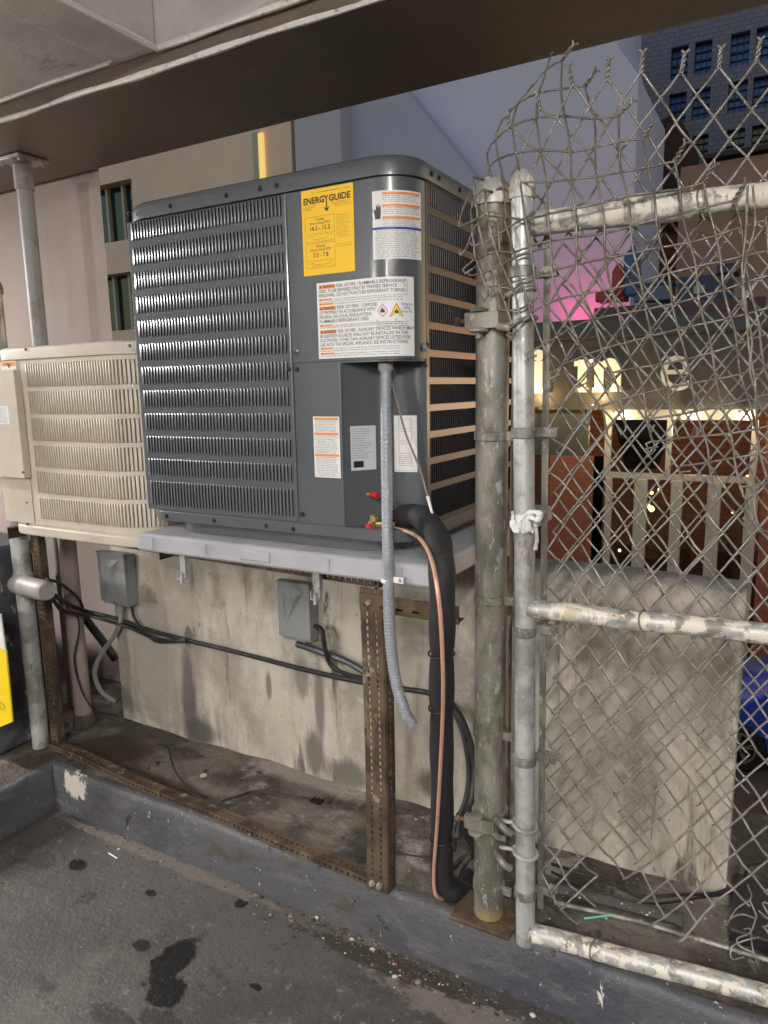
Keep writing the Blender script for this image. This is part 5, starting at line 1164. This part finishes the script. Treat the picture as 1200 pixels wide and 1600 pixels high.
for i in range(0, NU):
    je = NV if i % 3 else NV-1
    if 8 < i < 14: je += (1 if i % 2 else -1)
    pts = wire_pts(i, NV, 0, fB, .0024, 0, je)
    mb = MB()
    # knuckled lower end: short hook
    e = np.array(pts[-1]); b_ = np.array(pts[-3]); dd = nrm(e-b_)
    s = 1 if i % 2 else -1
    pts += [tuple(e+dd*.010+np.array((0,-.004,-.004))), tuple(e+dd*.012+np.array((.008*s,-.008,-.012))), tuple(e+np.array((.014*s,-.006,-.010)))]
    mb.tube(pts, .0023, 6)
    if i % 2 == 0 and i > 0: twist(mb, fB(i, 0, 0), (.6+jit(.3), jit(.3), .7+jit(.3)), .0023, (.7,0,-.6))
    mb.build('wire', wire_m, f3, smooth=80)
# loose loops caught round the posts
def loop(pts, r=.0023, k=6): return MB().tube(smooth_path(pts, k), r, 6)
for pts in ([(-0.6174,1.5000,1.9111), (-0.6196,1.4600,1.8648), (-0.6212,1.4500,1.8352), (-0.6026,1.4400,1.8336), (-0.5755,1.4500,1.8447), (-0.5515,1.4600,1.8560), (-0.5402,1.4600,1.8359), (-0.5352,1.4550,1.7845), (-0.5295,1.4600,1.7278)],
            [(-0.5948,1.4700,1.8356), (-0.5987,1.4550,1.8003), (-0.5823,1.4500,1.7913), (-0.5492,1.4550,1.8023), (-0.5100,1.4600,1.8235), (-0.4701,1.4600,1.8393)],
            [(-0.5902,1.4700,1.7540), (-0.6029,1.4550,1.7403), (-0.5893,1.4500,1.7319), (-0.5436,1.4600,1.7443), (-0.4889,1.4600,1.7641), (-0.4297,1.4600,1.7738)],
            [(-0.5616,1.4700,1.7577), (-0.5485,1.4550,1.7097), (-0.5578,1.4500,1.6971), (-0.5697,1.4550,1.7076), (-0.5433,1.4600,1.7073), (-0.4882,1.4600,1.7152), (-0.4448,1.4700,1.7276)],
            [(-0.5398,1.4700,1.6939), (-0.5326,1.4550,1.6635), (-0.5182,1.4500,1.6557), (-0.4873,1.4600,1.6582), (-0.4571,1.4700,1.6785)],
            [(-0.0831,1.4600,1.8371), (-0.0809,1.4650,1.7637), (-0.0833,1.4700,1.6997), (-0.0731,1.4700,1.6327), (-0.0649,1.4700,1.5651), (-0.0503,1.4700,1.4965), (-0.0417,1.4800,1.4036)],
            [(-0.0756,1.4700,1.8383), (-0.0676,1.4700,1.7737), (-0.0788,1.4700,1.7102), (-0.0779,1.4700,1.6441), (-0.0604,1.4700,1.5761), (-0.0600,1.4700,1.5196), (-0.0374,1.4800,1.4502)],
            [(-0.0387,1.5000,1.3785), (-0.0416,1.5000,1.3060), (-0.0333,1.4900,1.2468), (-0.0179,1.4900,1.2235), (0.0023,1.5000,1.2355)]):
    loop(pts).build('loose_wire', wire_m, f3, smooth=80)
# tie wires round the rails
def tie(cx, r, rail, n=1):
    c0, c1 = rails[rail]; t = (cx-c0[0])/(c1[0]-c0[0]); c = c0+(c1-c0)*t; mb = MB()
    mb.tube([(c[0]+.004*math.sin(k*.7), c[1]+(r+.0025)*math.cos(k*PI/8), c[2]+(r+.0025)*math.sin(k*PI/8)) for k in range(17)], .0019, 6)
    mb.tube([(c[0], c[1]-r-.002, c[2]-r*.4), (c[0]+.012, c[1]-r-.004, c[2]-r-.012)], .0019, 6); mb.build('tie_wire', wire_m, gt, smooth=80)
for px in (-0.2344,): tie(px, .0215, 1)
tie(-0.3082, .0225, 2); tie(-0.1659, .0245, 0); tie(-0.3841, .0245, 0)
# tangle of cut ends at lower right
tg = thing('wire_tangle', (0.0331,1.6449,0.1700), 'tangle of cut fence wire on the ledge at the lower right', 'wire tangle')
rt = random.Random(11)
base = np.array((0.0231,1.6013,0.2500))
for k in range(16):
    p = base + np.array((rt.uniform(-.03,.10), rt.uniform(.02,.10), rt.uniform(-.06,.10))); pts = [p]
    for q in range(4): p = p + np.array((rt.uniform(-.03,.03), rt.uniform(-.02,.02), rt.uniform(-.045,.025))); p[2] = max(p[2], .172); pts.append(p)
    MB().tube(smooth_path(pts, 4), .0020, 5).build('wire', wire2_m, tg, smooth=80)

# ------------------------------------------------------------ small things
rg = thing('cloth_rag', (-0.4596,1.4600,1.2209), 'white cloth strip knotted round the gate stile', 'rag')
mb = MB(); c = gx(1.2096)
n = 24; vs = []
for j in range(5):
    for k in range(n):
        q = 2*PI*k/n; r = .0255+.004*math.sin(q*5+j*1.3)+.002*math.sin(q*9); vs.append((c[0]+r*math.cos(q), c[1]+r*math.sin(q), c[2]-.02+.010*j+.006*math.sin(q+j*.2)))
mb.add(vs, [(j*n+k, j*n+(k+1)%n, (j+1)*n+(k+1)%n, (j+1)*n+k) for j in range(4) for k in range(n)]); mb.build('wrap', cloth_m, rg, smooth=60)
def ribbon(pts, w, seed, m=6):
    r_ = random.Random(seed); P = smooth_path(pts, 6); mb = MB(); vs = []
    for i, p in enumerate(P):
        for k in range(m+1):
            t = k/m-.5; vs.append((p[0]+t*w, p[1]+.005*math.sin(k*2.1+i*.5+seed), p[2]+.003*math.sin(k*1.3+i*.9)))
    mb.add(vs, [(i*(m+1)+k, i*(m+1)+k+1, (i+1)*(m+1)+k+1, (i+1)*(m+1)+k) for i in range(len(P)-1) for k in range(m)]); return mb
ribbon([(-0.4604,1.4620,1.2317), (-0.4692,1.4550,1.2183), (-0.4671,1.4580,1.1997), (-0.4647,1.4600,1.1897)], .022, 1).build('tail', cloth_m, rg, smooth=60)
ribbon([(-0.4519,1.4620,1.2267), (-0.4480,1.4600,1.2009), (-0.4490,1.4650,1.1718), (-0.4503,1.4660,1.1503)], .008, 2).build('tail', cloth_m, rg, smooth=60)
mb = MB(); mb.tube(smooth_path([(-0.4688,1.4620,1.2297), (-0.4489,1.4520,1.2369), (-0.4379,1.4620,1.2277), (-0.4458,1.4520,1.2205), (-0.4618,1.4580,1.2239)], 5), [.006+.002*math.sin(i) for i in range(21)], 8); mb.build('knot', cloth_m, rg, smooth=70)
tag(MB().tube([(-0.3569,1.6273,0.1720), (-0.2994,1.6689,0.1730)], .0026, 8).build('green_straw', M('green_plastic', (.15,.6,.4), .4)), 'short pale green straw on the ledge below the gate mesh', 'straw')
tag(MB().lathe((-1.7010,1.6918,0.1710), [(.012,0),(.013,.001),(.011,.003)], n=18).build('flat_cap', M('pale_cap', (.5,.48,.44), .5)), 'small pale bottle cap lying on the ledge', 'bottle cap')
o = MB().tube([((-1.1594,1.6940,0.1700))[0:1][0:1] and (lambda c: (c[0]+.011*math.cos(q*PI/8), c[1]+.011*math.sin(q*PI/8), .172))((-1.1594,1.6940,0.1700)) for q in range(17)], .0022, 6).build('steel_washer', galvdirt_m); tag(o, 'small steel ring on the ledge left of the slotted post', 'ring')
c = (-1.2526,1.7408,0.1700); mb = MB(); mb.box(c[0]-.02,c[0]+.02,c[1]-.010,c[1]+.012,.1705,.176)
for k in range(3): mb.tube([(c[0]-.02+.015*k,c[1]-.013,.178),(c[0]-.012+.015*k,c[1]+.012,.180)], .003, 6)
tag(mb.build('cable_clip', black_m), 'small black cable clip at the end of the cable on the ledge', 'clip')
tag(MB().tube([(-1.8556,1.3971,0.0040), (-1.8096,1.3919,0.0040)], .0022, 6).build('cigarette_butt', cloth_m), 'white cigarette butt on the garage floor near the corner of the curb', 'cigarette butt')
# yellow sign on the low wall at the left edge
ys = thing('yellow_sign', (-2.6, 1.425, .2), 'yellow and white sign standing at the left picture edge against the navy wall', 'sign')
def quad(pts, y, t, mat, name):
    n = len(pts); vs = [(x,y,z) for x,z in pts]+[(x,y+t,z) for x,z in pts]
    return MB().add(vs, [tuple(range(n-1,-1,-1)), tuple(range(n,2*n))]+[(i,(i+1)%n,(i+1)%n+n,i+n) for i in range(n)]).build(name, mat, ys, smooth=0)
pa, pb, pc, pd_ = (-2.3332,1.4000,0.6417), (-2.3030,1.4000,0.6281), (-2.3130,1.4000,0.3646), (-2.3900,1.4000,0.3276)
quad([(-2.75,pa[2]-.003),(pa[0],pa[2]-.003),(pb[0],pb[2]),(pc[0],pc[2]),(pd_[0],pd_[2]),(-2.75,pd_[2]-.01)], 1.40, .006, ysign_m, 'yellow_field')
pe, pf = (-2.3116,1.4000,0.7608), (-2.3063,1.4000,0.6298)
quad([(-2.75,pe[2]),(pe[0],pe[2]),(pf[0],pf[2]),(pa[0],pa[2]-.002),(-2.75,pa[2]-.002)], 1.40, .006, wht_m, 'white_field')
c = (-2.3615,1.3990,0.4151); MB().tube([(c[0]+.013*math.cos(q*PI/10), 1.3985, c[2]+.013*math.sin(q*PI/10)) for q in range(21)], .0014, 6).build('ring_mark', M('dark_yellow', (.45,.3,.01), .5), ys)
# crumbs and grit along the curb, leaf scraps
rr = random.Random(21); grit_c = [M('grit_dark', (.04,.035,.03), .9), M('grit_tan', (.24,.19,.13), .9), M('grit_pale', (.5,.48,.44), .8), M('grit_red', (.4,.06,.04), .7)]
mb = MB()
def chip(x, y, z, s, mi):
    q = rr.uniform(0, 6.3); a, b, h_ = s*rr.uniform(.5,1), s*rr.uniform(.3,.8), s*rr.uniform(.08,.4)
    pts = [(x+a*math.cos(q+t)*rr.uniform(.7,1.1), y+b*math.sin(q+t)*rr.uniform(.7,1.1), z) for t in (0,1.3,2.4,3.6,5)]
    top = [(p[0]*.6+x*.4, p[1]*.6+y*.4, z+h_) for p in pts]
    mb.add(pts+top, [(5,6,7,8,9)]+[(i,(i+1)%5,(i+1)%5+5,i+5) for i in range(5)], mi)
for k in range(950):
    x = rr.gauss(-.82, .22) if k < 480 else rr.uniform(-2.2, .9); y = 1.482-abs(rr.gauss(0, .045)); 
    if x > 1: continue
    chip(x, y, .0005, rr.choice((.002,.003,.004,.006,.012 if rr.random() < .35 else .003)), rr.choice((0,0,0,0,1,1) if rr.random() < .93 else (2,2,2,3)))
for k in range(900): chip(rr.uniform(-2.2,.5), rr.uniform(.6,1.45), .0005, rr.choice((.0012,.0015,.002,.003)), rr.choice((0,0,0,1,1,2)))
for k in range(700):
    x = rr.uniform(-2.2, .4) if k < 300 else rr.gauss(-.85, .35); y = rr.uniform(1.53, 1.88)
    chip(x, y, ledge_z(x,y), rr.choice((.0015,.002,.003,.004,.007 if rr.random() < .2 else .002)), rr.choice((0,0,0,1,1,2)))
for k in range(400):
    x = rr.uniform(-.45,.6); chip(x, rr.uniform(1.56,1.88), ledge_z(x,1.7), rr.choice((.002,.003,.004,.006)), rr.choice((0,1,1,2)))
S(mb.build('grit', grit_c, smooth=0), 'stuff')
lf = M('dead_leaf', (.12,.075,.04), .8)
for k, (px, py, s, lab) in enumerate([(-0.9951,1.4831,0.016,'brown dead leaf in the grit by the curb, nearest the slotted post'),(-1.0694,1.4383,0.012,'curled brown leaf at the left end of the grit heap'),(-0.9402,1.4798,0.011,'pale brown leaf scrap at the right of the grit heap'),(-1.2027,1.4439,0.009,'small brown leaf scrap on the floor left of the grit heap')]):
    p = (px, py); q = rr.uniform(0,6); mb2 = MB(); vs = [(px+s*a*math.cos(q)-s*b*math.sin(q), py+s*a*math.sin(q)+s*b*math.cos(q), .002+.25*s*abs(b)+.15*s*abs(a)*abs(a)) for a, b in ((-1,0),(-.5,.32),(.2,.4),(.7,.2),(1,0),(.7,-.2),(.1,-.4),(-.5,-.3),(0,0))]
    tag(mb2.add(vs, [(i,(i+1)%8,8) for i in range(8)]).build('dead_leaf', lf, smooth=60), lab, 'leaf', 'dead leaves by the curb')
